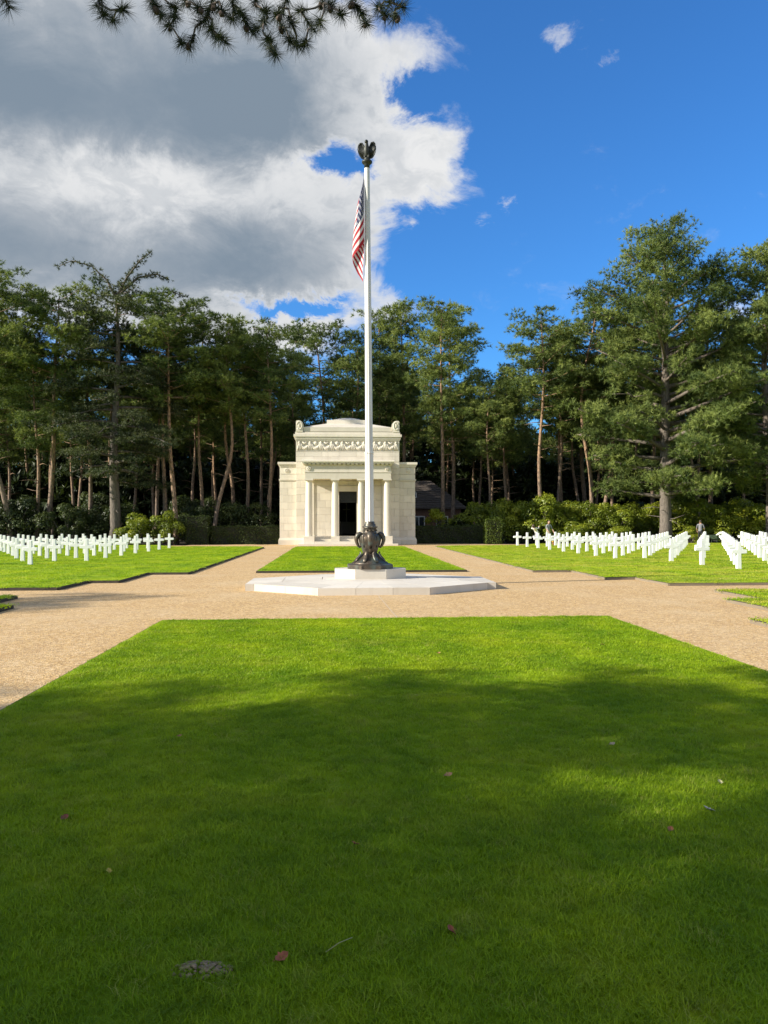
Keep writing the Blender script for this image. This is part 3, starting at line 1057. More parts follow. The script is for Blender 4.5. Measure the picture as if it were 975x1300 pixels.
    mb.box(-MX + .5, MX - .5, 9.0, 9.5, 0, 7.85)
    mb.box(-MX + .5, MX - .5, 0.5, 9.0, 6.6, 7.85)
    fin()
    ashlar(-MX, -2.9, 0.56, 4.85, FY, 0.536, 0.99)
    ashlar(2.9, MX, 0.56, 4.85, FY, 0.536, 0.99)
    ashlar(-2.53, -DX - .17, 0.66, 4.42, FY, 0.537, 0.85)
    ashlar(DX + .17, 2.53, 0.66, 4.42, FY, 0.537, 0.85)
    ashlar(-2.53, 2.53, 4.43, 4.83, FY, 0.4, 1.2)
    ashlar(-MX, -3.2, 4.86, 6.22, FY, 0.5, 0.7)
    ashlar(3.2, MX, 4.86, 6.22, FY, 0.5, 0.7)
    ashlar(-MX, MX, 6.24, 7.02, FY, 0.40, 1.3)
    for s in (-1, 1):    # base of the corner piers
        mb, fin = part('plinth')
        xa, xb = (-MX, -3.2) if s < 0 else (3.2, MX)
        o = .10
        e = (xa - (o if s < 0 else 0), xb + (o if s > 0 else 0))
        mb.box(e[0], e[1], FY - .10, FY + .3, 0, .36)
        mb.add([(e[0], FY - .10, .36), (e[1], FY - .10, .36), (e[1], FY + .12, .36), (e[0], FY + .12, .36), (xa, FY - .002, .556), (xb, FY - .002, .556), (xb, FY + .12, .556), (xa, FY + .12, .556)],
               [(0, 1, 5, 4), (1, 2, 6, 5), (2, 3, 7, 6), (3, 0, 4, 7), (4, 5, 6, 7)])
        fin()
        mb, fin = part('pilaster')
        xa, xb = (-2.895, -2.535) if s < 0 else (2.535, 2.895)
        mb.box(xa, xb, FY - .055, FY + .2, 0.60, 4.72); mb.box(xa - .03, xb + .03, FY - .085, FY + .2, 4.72, 4.85); mb.box(xa - .03, xb + .03, FY - .08, FY + .2, 0.56, 0.74)
        fin()
    # frieze with garlands
    mb, fin = part('frieze')
    mb.box(-MX, MX, FY + .03, 0.5, 7.02, 7.86)
    mb.box(-MX, MX, FY - .02, FY + .1, 7.02, 7.07); mb.box(-MX, MX, FY - .02, FY + .1, 7.80, 7.86)
    mb.box(-MX, -MX + .12, FY, FY + .1, 7.07, 7.80); mb.box(MX - .12, MX, FY, FY + .1, 7.07, 7.80)
    fin()
    ng = 9
    sp = (2 * MX - .5) / ng
    for k in range(ng):
        xc = -MX + .25 + sp * (k + .5)
        g = MB()
        pts = []; rad = []
        for q in range(9):
            a = -1 + q / 4
            pts.append((xc + a * sp * .40, FY + .045, 7.66 - .40 * (1 - a * a) ** .8)); rad.append(.075 + .085 * (1 - abs(a)))
        g.tube(pts, rad, 8, sy=1.0)
        for q in range(7):
            a = -.75 + q / 4
            g.ball((xc + a * sp * .40, FY - .02 - .03 * (1 - abs(a)), 7.655 - .40 * (1 - a * a) ** .8), .055 + .02 * (1 - abs(a)), 6, 4)
        g.build('garland', st, T)
        if k % 2:
            g = MB()
            M = Matrix.Translation((xc, FY + .03, 7.64)) @ Matrix.Rotation(R(90), 4, 'X')
            g.lathe([(.145, -.01), (.145, .04), (.11, .08), (.07, .06), (.05, .10), (.01, .11)], 14, M=M)
            g.build('rosette', st, T)
        else:
            g = MB()
            g.tube([(xc - .16, FY, 7.74), (xc - .07, FY - .02, 7.66), (xc, FY - .05, 7.60), (xc + .07, FY - .02, 7.66), (xc + .16, FY, 7.74)], [.03, .05, .07, .05, .03], 6)
            g.build('shell_ornament', st, T)
    for k in range(ng + 1):
        xc = -MX + .25 + sp * k
        g = MB()
        g.ball((xc, FY - .02, 7.70), .085, 8, 5)
        for dx in (-.085, 0, .085):
            g.tube([(xc + dx * .3, FY + .0, 7.66), (xc + dx * .7, FY - .035, 7.45), (xc + dx * 1.3, FY - .02, 7.27), (xc + dx * 1.6, FY + .0, 7.10)], [.04, .055, .05, .036], 6)
        g.build('ribbon', st, T)
    # main cornice, roof steps
    mb, fin = part('cornice')
    for (p, z0, z1) in ((.05, 7.86, 7.96), (.10, 7.96, 8.05), (.07, 8.05, 8.12), (.17, 8.12, 8.31)):
        mb.box(-MX - p, MX + p, FY - p, 9.5 + p, z0, z1)
    fin()
    mb, fin = part('roof_step'); mb.box(-3.95, 3.95, FY - .02, 9.45, 8.31, 8.50); fin()
    mb, fin = part('roof_slab')
    X, Y0, Y1 = 3.34, FY + .05, 9.0
    mb.box(-X, X, Y0, Y1, 8.545, 8.86)
    mb.box(-X + .1, X - .1, Y0 + .1, Y1 - .1, 8.50, 8.545)
    x2, y2, y3 = 1.60, 1.5, 7.2
    mb.add([(-X, Y0, 8.86), (X, Y0, 8.86), (X, Y1, 8.86), (-X, Y1, 8.86), (-x2, y2, 9.36), (x2, y2, 9.36), (x2, y3, 9.36), (-x2, y3, 9.36)],
           [(0, 1, 5, 4), (1, 2, 6, 5), (2, 3, 7, 6), (3, 0, 4, 7), (4, 5, 6, 7)])
    fin()
    mb, fin = part('roof_cap')
    mb.box(-x2, x2, y2, y3, 9.362, 9.64)
    # shallow rounded top
    vs = []; fs = []
    nn = 12
    for q in range(nn + 1):
        x = -x2 + 2 * x2 * q / nn
        zz = 9.64 + .32 * (1 - abs(x / x2) ** 2.0)
        vs += [(x * .999, y2 + .01, 9.64), (x * .999, y2 + 1.2, zz), (x * .999, y3 - 1.2, zz), (x * .999, y3 - .01, 9.64)]
    for q in range(nn):
        for r in range(3):
            a = q * 4 + r
            fs.append((a, a + 4, a + 5, a + 1))
    mb.add(vs, fs, True)
    fin()
    # acroteria: upright scrolls on the corners
    for s in (-1, 1):
        for yy in (FY + .12, 9.1):
            A = MB()
            prof = [(-.27, 0), (.25, 0), (.25, .16), (.30, .42), (.25, .66), (.11, .81), (-.07, .86), (-.22, .84), (-.27, .76)]
            poly = [(s * -x, z) for x, z in prof]
            if s < 0: poly = poly
            else: poly = list(reversed(poly))
            M = Matrix.Translation((s * 3.62, yy + .18, 8.50)) @ Matrix.Rotation(R(90), 4, 'X')
            A.prism(poly, 0, .36, M)
            o = A.build('acroterion', st, T)
            rl = MB()
            cpt = [(s * (3.62 + .02 + .19 * math.cos(a)), yy - .19, 8.50 + .46 + .30 * math.sin(a)) for a in np.linspace(0.3, 5.6, 14)]
            rl.tube(cpt, .04, 6)
            rl.tube([(s * 3.60, yy - .19, 8.82), (s * 3.66, yy - .19, 8.98), (s * 3.62, yy - .19, 9.12)], [.03, .055, .03], 6)
            rl.build('scroll_relief', st, o)
    # --- porch
    PY = -1.95
    mb, fin = part('architrave'); mb.box(-3.14, 3.14, PY, FY - .002, 4.87, 5.37); mb.box(-3.18, 3.18, PY - .03, FY - .004, 5.34, 5.395); fin()
    mb, fin = part('porch_frieze'); mb.box(-3.12, 3.12, PY + .03, FY - .002, 5.395, 5.86); fin()
    mb, fin = part('porch_cornice')
    for (p, z0, z1) in ((.04, 5.86, 5.92), (.20, 5.99, 6.10), (.26, 6.10, 6.20)):
        mb.box(-3.14 - p, 3.14 + p, PY - p, FY - .003, z0, z1)
    # weathered top sloping back, with a small antefix row
    mb.add([(-3.40, PY - .26, 6.20), (3.40, PY - .26, 6.20), (3.40, FY - .003, 6.20), (-3.40, FY - .003, 6.20), (-3.36, PY - .2, 6.235), (3.36, PY - .2, 6.235), (3.36, FY - .003, 6.235), (-3.36, FY - .003, 6.235)],
           [(0, 1, 5, 4), (1, 2, 6, 5), (2, 3, 7, 6), (3, 0, 4, 7), (4, 5, 6, 7)])
    fin()
    dent = MB(); dent.box(0, .20, PY - .15, PY + .0, 5.92, 5.99); dm = dent.mesh('dentil', st)
    for k in range(21):
        o = link('dentil', dm, T); o.location = (-3.24 + k * (6.28 / 20), 0, 0)
    for s in (-1, 1):
        mb, fin = part('rosette')
        M = Matrix.Translation((s * 2.86, PY + .03, 5.63)) @ Matrix.Rotation(R(90), 4, 'X')
        mb.lathe([(.17, -.01), (.17, .04), (.13, .07), (.10, .04), (.055, .04), (.045, .08), (.01, .09)], 16, M=M, flute=lambda k: 1 if k % 2 else .88)
        fin()
    mb, fin = part('porch_ceiling'); mb.box(-2.9, 2.9, PY + .5, FY - .06, 4.85, 4.869); fin()
    for x in (-2.87, -0.957, 0.957, 2.87):
        c = MB()
        fl = lambda k: 1.0 if k % 2 == 0 else 0.955
        z0 = 0.68
        c.lathe([(.262, z0), (.262, z0 + .5), (.255, z0 + 1.6), (.235, z0 + 3.2), (.222, z0 + 3.95)], 40, flute=fl, smooth=False, M=Matrix.Translation((x, PY + .30, 0)))
        o = c.build('column', st, T)
        cp = MB()
        cp.lathe([(.222, 4.62), (.232, 4.64), (.232, 4.67), (.27, 4.73), (.30, 4.765)], 24, M=Matrix.Translation((x, PY + .30, 0)))
        cp.box(x - .315, x + .315, PY - .012, PY + .615, 4.766, 4.872)
        cp.build('capital', st, o)
    # stylobate, cheek blocks, steps
    for k, (z0, z1, y) in enumerate(((0.0, 0.13, PY - .46), (0.13, 0.30, PY - .10), (0.30, 0.48, PY + .24), (0.48, 0.66, PY + .58))):
        w = 3.62 if k == 0 else 2.46
        mb, fin = part('step'); mb.box(-w, w, y, FY, z0 + .002 * (k > 0), z1); fin()
    for s in (-1, 1):
        mb, fin = part('cheek_block'); xa, xb = (-3.24, -2.47) if s < 0 else (2.47, 3.24)
        mb.box(xa, xb, PY - .10, FY, 0.132, 0.68); fin()
    for x in (-.957, .957):
        mb, fin = part('column_base'); mb.box(x - .32, x + .32, PY - .02, PY + .62, 0.302, 0.682); fin()
    # --- doorway
    mb, fin = part('door_frame')
    mb.box(-DX - .158, -DX, FY - .05, FY + .4, .66, DZ1); mb.box(DX, DX + .158, FY - .05, FY + .4, .66, DZ1)
    mb.box(-DX - .158, DX + .158, FY - .05, FY + .4, DZ1, 4.418); mb.box(-DX - .22, DX + .22, FY - .10, FY, 4.36, 4.425)
    fin()
    mb, fin = part('threshold', M_STONE_DARK); mb.box(-DX, DX, FY, 0.5, 0.4, .655); fin()
    tr = MB()
    tr.box(-DX, DX, FY + .30, FY + .36, 3.18, 3.28); tr.box(-DX, DX, FY + .30, FY + .36, 3.92, DZ1)
    for k in range(6):
        x = -DX + .10 + k * .23
        tr.box(x - .018, x + .018, FY + .31, FY + .35, 3.28, 3.92)
    tr.box(-DX, DX, FY + .37, FY + .39, 3.28, 3.92)
    tr.build('transom_grille', M_DOOR, T)
    for s in (-1, 1):    # bronze doors folded open inwards
        d = MB()
        xa = s * DX
        d.box(min(xa, xa - s * .05), max(xa, xa - s * .05), FY + .42, FY + 1.05, .66, 3.18)
        for z in (.9, 1.65, 2.4):
            d.box(min(xa - s * .05, xa - s * .07), max(xa - s * .05, xa - s * .07), FY + .50, FY + .97, z, z + .6)
        d.build('door', M_DOOR, T)
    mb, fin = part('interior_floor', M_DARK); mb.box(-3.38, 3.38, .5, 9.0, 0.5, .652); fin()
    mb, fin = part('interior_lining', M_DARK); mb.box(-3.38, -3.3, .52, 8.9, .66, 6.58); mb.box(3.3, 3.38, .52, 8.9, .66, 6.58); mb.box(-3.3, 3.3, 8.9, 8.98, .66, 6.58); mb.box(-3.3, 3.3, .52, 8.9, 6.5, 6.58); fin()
    mb, fin = part('altar', M_STONE_DARK); mb.box(-1.0, 1.0, 8.0, 8.6, .66, 1.65); mb.box(-1.1, 1.1, 7.95, 8.65, 1.65, 1.75); fin()
    mb, fin = part('altar_cross', M_STONE_DARK); mb.box(-.05, .05, 8.75, 8.85, 1.75, 3.3); mb.box(-.35, .35, 8.76, 8.84, 2.75, 2.85); fin()
    # planting tubs beside the inner columns
    return T


chapel()

# ------------------------------------------------------------------ trees
def unit(a):
    return a / np.maximum(np.linalg.norm(a, axis=-1, keepdims=True), 1e-9)


def sprays(r, centers, radii, flat, per, ln, wd, upb=0.45, k=13):
    """needle tufts through flattened clumps -> (n,3,3) triangles and tints"""
    V = []; T = []
    for c, rad in zip(centers, radii):
        m = max(2, int((per * (rad / 0.8) ** 1.6 + 6) / k))
        d = unit(r.normal(size=(m, 3)))
        d[:, 2] = np.where((d[:, 2] < 0) & (r.uniform(size=m) < .45), -d[:, 2], d[:, 2])
        rr = rad * r.uniform(0.15, 1.15, m) ** 0.6
        p = d * rr[:, None]
        p[:, 2] = p[:, 2] * flat
        out = unit(p / rad * np.array([1, 1, 1.5]) + np.array([0, 0, upb * .5]) + r.normal(size=(m, 3)) * .25)
        ts = r.uniform(.7, 1.35, m)
        tt = r.uniform(0.10, 0.85) + r.normal(size=m) * 0.16 + 0.10 * d[:, 2]
        pos = np.repeat(np.asarray(c) + p, k, 0)
        o = np.repeat(out, k, 0); sc = np.repeat(ts, k)
        n = m * k
        dirs = unit(o * r.uniform(.15, 1.0, n)[:, None] + unit(r.normal(size=(n, 3))) * .85)
        l = sc * r.uniform(0.75, 1.2, n) * ln
        side = unit(np.cross(dirs, o + r.normal(size=(n, 3)) * .35))
        w = (wd * r.uniform(0.7, 1.3, n))[:, None]
        pos = pos - dirs * (l * .12)[:, None]
        V.append(np.stack([pos - side * w / 2, pos + side * w / 2, pos + dirs * l[:, None]], 1))
        T.append(np.clip(np.repeat(tt, k) + r.normal(size=n) * 0.06, 0, 1))
    return np.concatenate(V), np.concatenate(T)


def interp(x, xs, ys):
    return float(np.interp(x, xs, ys))


def make_tree(seed, H, r0, crown0, prof, nlimb, per=310, bend=0.4, lean=(0, 0), mat=None, bark=None, ln=0.31, wd=0.046,
              flat=0.52, rise=0.35, droop=0.0, clump=(0.40, 0.95), step=0.80, dead=6, limbs=None):
    """a tree of height H: returns (trunk mesh, branches mesh, crown mesh)"""
    r = np.random.default_rng(seed)
    ph = r.uniform(0, 6.28, 4)

    def axis(z):
        f = z / H
        return np.array([lean[0] * f + bend * (math.sin(2.2 * f * math.pi + ph[0]) - math.sin(ph[0])) * 0.5 * min(1, f * 2.5),
                         lean[1] * f + bend * (math.sin(1.7 * f * math.pi + ph[1]) - math.sin(ph[1])) * 0.5 * min(1, f * 2.5), z])
    tr = MB()
    zs = np.linspace(-0.3, H * 0.97, 16)
    rad = [max(0.03, r0 * (1.0 - 0.82 * max(0, z) / H) * (1 + 0.28 * math.exp(-max(z, 0) / 0.4)) * r.uniform(.95, 1.05)) for z in zs]
    tr.tube([axis(z) for z in zs], rad, 9)
    br = MB()
    cen = []; rads = []
    for k in range(nlimb):
        f = (k + r.uniform(0, 1)) / nlimb
        z0 = H * (crown0 + (1 - crown0) * f * 0.97)
        R0 = interp(f, *prof) * r.uniform(0.55, 1.18)
        a = k * 2.399 + r.uniform(-.5, .5)
        b = axis(z0)
        rs = rise * (0.4 + 0.9 * f) + r.uniform(-.12, .12)
        pts = []
        m = 6
        wob = r.uniform(-.25, .25)
        for q in range(m):
            s = q / (m - 1)
            aa = a + wob * s
            dz = R0 * (rs * s ** 1.3 - droop * s ** 2.2)
            pts.append(b + np.array([math.cos(aa) * R0 * s, math.sin(aa) * R0 * s, dz]))
        rl = max(0.025, r0 * 0.30 * (1 - .6 * f) * (R0 / 3.0) ** .5)
        if limbs is not None:
            br = MB()
        br.tube(pts, [rl * (1 - .75 * q / (m - 1)) for q in range(m)], 5)
        L = R0
        nseg = max(2, int(L / step * 1.3))
        for q in range(nseg):
            s = 0.38 + 0.62 * (q + 0.6) / nseg if f < .85 else 0.15 + .85 * (q + .6) / nseg
            s = min(1.0, s)
            i = min(m - 2, int(s * (m - 1))); u = s * (m - 1) - i
            c = pts[i] * (1 - u) + pts[i + 1] * u
            for e in range(2 if s > .5 else 1):
                off = r.normal(size=3) * np.array([.40, .40, .16]) * step * (0.6 + .9 * s)
                cc = c + off + np.array([0, 0, 0.12])
                cen.append(cc); rads.append(r.uniform(*clump) * (0.75 + .3 * s))
                if e and r.uniform() < .4:
                    br.tube([c, cc], [rl * .3, .012], 4)
        if limbs is not None:
            limbs.append(br.mesh('limb', bark or M_BARK))
            br = MB()
    # leader
    cen.append(axis(H * .97)); rads.append(clump[0] * .8)
    cen.append(axis(H * .985) + np.array([0, 0, .25])); rads.append(clump[0] * .6)
    for k in range(dead):      # dead snags below the crown
        z0 = H * r.uniform(crown0 * .45, crown0 * 1.05); a = r.uniform(0, 6.28); L = r.uniform(.5, 1.9)
        b = axis(z0)
        d = np.array([math.cos(a), math.sin(a), r.uniform(-.15, .3)])
        br.tube([b, b + d * L * .5 + np.array([0, 0, .05]), b + d * L + np.array([0, 0, r.uniform(-.25, .25)])], [.045, .03, .008], 5)
    V, T = sprays(r, cen, rads, flat, per, ln, wd)
    # tops catch more of the yellow-green young growth
    return tr.mesh('trunk', bark or M_BARK), br.mesh('branches', bark or M_BARK), tri_mesh('crown', V, mat or M_PINE, T)


def tree_proto(name, meshes, limbs=()):
    t = empty(name)
    for n, me in zip(('trunk', 'branches', 'crown'), meshes):
        if not len(me.polygons): continue
        o = link(n, me, t)
        if n != 'trunk': o['kind'] = 'stuff'
    for me in limbs:
        link('limb', me, t)
    return t


SCOTS = ([0, .25, .55, .8, 1.0], [1.5, 2.6, 2.9, 2.3, 0.8])
SCOTS_TALL = ([0, .2, .5, .8, 1.0], [1.4, 2.3, 2.5, 1.9, 0.7])
SCOTS_FLAT = ([0, .3, .6, .85, 1.0], [1.8, 3.4, 4.0, 3.4, 1.6])
protos = {
    'a': tree_proto('pine_tree', make_tree(1, 20, .19, .55, SCOTS, 30, bend=.4)),
    'b': tree_proto('pine_tree', make_tree(2, 20, .18, .50, SCOTS_TALL, 32, bend=.3)),
    'c': tree_proto('pine_tree', make_tree(3, 20, .20, .60, SCOTS_FLAT, 30, bend=.8, lean=(.6, 0))),
    'd': tree_proto('pine_tree', make_tree(4, 20, .17, .42, SCOTS_TALL, 36, bend=.35, lean=(-.3, .2))),
    'e': tree_proto('pine_tree', make_tree(5, 20, .19, .57, SCOTS, 28, bend=.9, lean=(1.2, 0))),
}
proto_used = set()


def pine(v, x, y, h, rz, label, group=None, name='pine_tree', sxy=1.0):
    src = protos[v]
    if v in proto_used:
        o = copy_tree(src)
    else:
        o = src; proto_used.add(v)
    s = h / 20.0
    o.location = (x, y, -0.03)
    o.scale = (s * sxy, s * sxy, s)
    o.rotation_euler = (0, 0, rz)
    o.name = name
    for k in ('label', 'category', 'group'):
        if k in o: del o[k]
    tag(o, label, 'tree', group)
    return o


FRONT = 'pines along the front of the wood'
front = [
    ('e', -25.6, 60.0, 21.2, 2.9, 'pine at the left photo edge with high ragged crown above the crosses'),
    ('d', -24.2, 61.5, 17.0, 0.4, 'slender pine with pale orange trunk, second from the left edge'),
    ('c', -23.6, 62.0, 20.2, 1.1, 'pine with broad rounded crown left of the spreading cedar'),
    ('a', -14.9, 64.0, 19.2, 2.2, 'straight reddish pine just right of the spreading cedar'),
    ('c', -13.4, 61.0, 18.8, 4.4, 'pine with crooked pale trunk and flat crown left of the hedge pillar'),
    ('b', -12.2, 66.0, 18.6, 5.2, 'reddish thin pine behind the crooked pale one'),
    ('e', -10.9, 63.0, 18.2, 0.0, 'pine leaning right above the dark clipped hedge on the left'),
    ('a', -8.6, 66.5, 18.0, 3.3, 'pine between the leaning pine and the chapel'),
    ('a', -6.5, 64.0, 18.0, 5.0, 'pine with red trunk rising right beside the chapel left wing'),
    ('c', -2.0, 74.0, 20.2, 3.6, 'pine with leaning limbs rising directly behind the chapel roof'),
    ('b', 3.2, 75.0, 22.2, 0.8, 'tall full pine just right of the flagpole behind the chapel'),
    ('d', 5.6, 74.0, 22.9, 2.0, 'second tall pine right of the flagpole with narrow crown'),
    ('b', 8.4, 67.0, 21.0, 3.9, 'pine with straight grey trunk before the brown roofed house'),
    ('d', 9.9, 71.0, 22.0, 5.8, 'pine with pointed crown right of the grey trunked one by the house'),
    ('b', 13.6, 78.0, 16.5, 1.5, 'dark lower pine in the gap above the green pillar bush'),
    ('d', 16.0, 76.0, 17.6, 4.8, 'dark pine standing deep in the gap above the rhododendrons'),
    ('a', 16.4, 64.0, 19.4, 0.3, 'pine with smooth orange trunk behind the bright rhododendron'),
    ('b', 18.9, 68.0, 18.9, 2.6, 'thin pine behind and right of the orange trunked one'),
    ('c', 21.2, 66.0, 20.3, 5.5, 'pine with bare pale trunk midway between orange pine and giant pine'),
    ('e', 22.6, 67.0, 19.9, 0.1, 'pine whose trunk leans right beside the giant pine'),
    ('b', 27.8, 68.5, 20.6, 1.0, 'pine with lit trunk just right behind the giant pine'),
    ('a', 31.0, 64.0, 20.0, 2.5, 'pine behind the dense one at the right photo edge'),
    ('d', -4.6, 71.5, 16.4, 1.2, 'dense pine behind the left end of the chapel roof'),
    ('d', 0.6, 71.0, 18.2, 4.0, 'dense pine behind the middle of the chapel roof'),
    ('d', -8.0, 73.0, 18.0, 2.2, 'dark pine filling the gap left of the chapel roof'),
    ('a', -20.8, 63.5, 18.6, 3.0, 'thin pine between the rounded pine and the cedar'),
    ('b', -16.2, 66.5, 18.0, 1.4, 'thin reddish pine just behind the cedar on its right'),
    ('a', 12.4, 66.5, 13.6, 2.9, 'slim dark pine above the clipped green pillar'),
    ('b', 14.6, 69.0, 14.6, 5.1, 'slim pine just left of the orange trunked pine'),
    ('a', 19.9, 70.0, 18.4, 1.7, 'slim pine half hidden left of the bare pale trunked pine'),
    ('b', 24.1, 68.5, 18.9, 0.5, 'slim pine just left behind the giant pine trunk'),
    ('a', 29.3, 70.0, 18.8, 3.3, 'slim pine second to the right behind the giant pine'),
    ('b', -28.5, 63.0, 20.0, 2.0, 'pine beyond the left photo edge'),
]
for v, x, y, h, rz, lab in front:
    pine(v, x, y, h, rz, lab, FRONT, sxy=1.12)

# the deeper wood: trunk after trunk behind the front row
rw = random.Random(21)
deep = 0
pts = []
tries = 0
while len(pts) < 92 and tries < 6000:
    tries += 1
    y = rw.uniform(68, 108)
    x = rw.uniform(-0.48 * y - 6, 0.62 * y + 6)
    if -6.5 < x < 6.5 and y < 73: continue
    if 5.0 < x < 14 and 73 < y < 86: continue
    if any((x - a) ** 2 + (y - b) ** 2 < 6.0 for a, b in pts): continue
    if any((x - q[1]) ** 2 + (y - q[2]) ** 2 < 4.0 for q in front): continue
    pts.append((x, y))
for x, y in sorted(pts, key=lambda q: q[1]):
    pine(rw.choice('abcde'), x, y, rw.uniform(15.5, 18.5) * (0.9 + y / 500) * (0.86 if .13 < x / y < .215 or -.09 < x / y < -.03 else 1), rw.uniform(0, 6.28), 'pine deep in the wood, hardly seen behind the front row', 'pines deep in the wood', sxy=1.15)

# giant pine on the right with limbs low down the trunk
GIANT = ([0, .12, .3, .45, .62, .8, .92, 1.0], [4.8, 6.2, 7.4, 7.0, 5.9, 4.4, 3.1, 1.5])
GL = []
g = tree_proto('giant_pine_tree', make_tree(31, 25.2, .50, .13, GIANT, 92, per=330, bend=.35, lean=(-.4, 0), bark=M_BARKG, ln=.33, wd=.048, flat=.66, rise=.46, droop=.08, clump=(.42, 1.12), step=.95, dead=12, limbs=GL), GL)
g.location = (25.2, 59.6, -.02)
g.rotation_euler = (0, 0, .7)
tag(g, 'giant grey trunked pine towering over the right plot with limbs low down', 'tree')
DL = []
g = tree_proto('dense_pine_tree', make_tree(32, 23.5, .42, .16, ([0, .15, .4, .7, .9, 1], [4.2, 5.2, 5.4, 4.0, 2.4, 1.0]), 76, per=320, bend=.4, bark=M_BARKG, ln=.31, wd=.06, flat=.66, rise=.42, droop=.1, clump=(.42, 1.1), step=.95, limbs=DL), DL)
g.location = (33.2, 58.5, -.02)
tag(g, 'dense pine filling the right photo edge behind the crosses', 'tree')
# cedar with layered drooping boughs
CL = []
g = tree_proto('cedar_tree', make_tree(33, 19.6, .42, .22, ([0, .15, .4, .65, .85, 1], [3.6, 4.8, 5.0, 4.2, 3.2, 1.6]), 54, per=210, bend=.3, mat=M_CEDAR, bark=M_BARKG, ln=.27, wd=.05, flat=.24, rise=.22, droop=.30, clump=(.6, 1.1), step=.9, limbs=CL), CL)
# its forked top: two long arching leaders
top = MB(); cc = []; cr = []
for pl in ([(0, 0, 18.6), (-.7, 0, 20.0), (-1.9, .1, 21.1), (-3.4, .1, 21.5), (-4.3, .1, 21.1)], [(0, 0, 18.6), (.8, 0, 20.2), (1.8, 0, 21.6), (2.6, 0, 22.2)], [(.3, 0, 19.0), (1.6, .2, 20.3), (3.0, .2, 20.6), (4.0, .2, 20.2)], [(0, 0, 18.6), (2.0, .3, 19.0), (4.2, .4, 19.3), (5.2, .4, 18.9)]):
    top.tube(pl, [.11, .08, .05, .03, .02][:len(pl)], 6)
    P = np.array(pl, float)
    for s in np.linspace(.2, 1, 9):
        i = min(len(pl) - 2, int(s * (len(pl) - 1))); u = s * (len(pl) - 1) - i
        cc.append(P[i] * (1 - u) + P[i + 1] * u + np.array([0, 0, -.05])); cr.append(.27 + .22 * (1 - s))
V, T = sprays(np.random.default_rng(9), cc, cr, .7, 420, .26, .045, upb=-.5)
link('leader', top.mesh('leader', M_BARKG), g)
k = link('leader_foliage', tri_mesh('leader_foliage', V, M_CEDAR, T), g); k['kind'] = 'stuff'
g.location = (-17.9, 60.4, .45)
tag(g, 'dark spreading cedar with forked arching top above the left crosses', 'tree')

# far wood that closes the view between the trunks
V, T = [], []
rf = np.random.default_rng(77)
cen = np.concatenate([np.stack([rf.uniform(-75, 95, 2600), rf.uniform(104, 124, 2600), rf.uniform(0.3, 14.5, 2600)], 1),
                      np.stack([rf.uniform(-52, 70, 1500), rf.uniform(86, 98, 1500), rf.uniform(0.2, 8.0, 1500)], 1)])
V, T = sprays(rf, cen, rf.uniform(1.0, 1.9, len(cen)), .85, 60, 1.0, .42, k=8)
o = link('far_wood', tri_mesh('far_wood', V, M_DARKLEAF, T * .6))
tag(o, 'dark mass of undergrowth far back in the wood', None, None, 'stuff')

# ------------------------------------------------------------------ shrubs and hedges
def leaf_quads(r, pos, nrm, size, spread=.6):
    n = len(pos)
    d = unit(nrm + r.normal(size=(n, 3)) * spread)
    a = unit(np.cross(d, r.normal(size=(n, 3))))
    b = np.cross(d, a)
    l = (size * r.uniform(.7, 1.3, n))[:, None]
    return np.stack([pos - a * l * .5, pos + b * l * .22 + d * l * .06, pos + a * l * .5, pos - b * l * .22 + d * l * .06], 1)


def make_bush(seed, w, d, h, n, size, mat, lumps=26):
    """a shrub as overlapping leafy lumps; returns (stems mesh, foliage mesh)"""
    r = np.random.default_rng(seed)
    cen = []; rad = []
    for k in range(lumps):
        a = r.uniform(0, 6.28); q = r.uniform(0, 1) ** .5
        z = r.uniform(.12, .86)
        lim = math.sqrt(max(.05, 1 - (z * .98) ** 2.6))
        cen.append((math.cos(a) * q * w * .5 * lim * .86, math.sin(a) * q * d * .5 * lim * .86, z * h)); rad.append(r.uniform(.30, .66) * min(h, w, d * 1.2) * .33)
    V = []; T = []
    per = n // lumps
    for c, rr in zip(cen, rad):
        dd = unit(r.normal(size=(per, 3)))
        dd[:, 2] = np.abs(dd[:, 2]) * np.where(r.uniform(size=per) < .8, 1, -1)
        pos = np.array(c) + dd * rr * r.uniform(.72, 1.06, per)[:, None] * np.array([1.15, 1.15, .95])
        V.append(leaf_quads(r, pos, dd * .9 + np.array([0, 0, .25]), size, .42))
        T.append(np.clip(r.uniform(.2, .7) + r.normal(size=per) * .15 + dd[:, 2] * .18, 0, 1))
    V = np.concatenate(V); T = np.concatenate(T)
    ok = V[:, :, 2].min(1) > 0.0
    st = MB()
    for c in cen[::2]:
        st.tube([(c[0] * .15, c[1] * .15, 0), (c[0] * .5, c[1] * .5, c[2] * .5), c], [.05, .035, .015], 5)
    return st.mesh('stems', M_BARKG), tri_mesh('foliage', V[ok], mat, T[ok])


def bush_proto(name, meshes):
    t = empty(name)
    link('stems', meshes[0], t)
    f = link('foliage', meshes[1], t); f['kind'] = 'stuff'
    return t


bushes = {
    'r1': ('rhododendron_bush', make_bush(41, 6.6, 3.8, 3.5, 12000, .19, M_RHODO, 52)),
    'r2': ('rhododendron_bush', make_bush(42, 5.6, 3.6, 3.3, 11000, .19, M_RHODO, 46)),
    'k1': ('dark_shrub', make_bush(43, 6.2, 3.6, 3.4, 10000, .19, M_DARKLEAF, 46)),
    'k2': ('dark_shrub', make_bush(44, 4.6, 3.2, 2.8, 7000, .18, M_DARKLEAF, 28)),
    's1': ('sunlit_shrub', make_bush(45, 3.6, 2.4, 2.5, 5000, .16, M_RHODO, 24)),
}
bp = {}


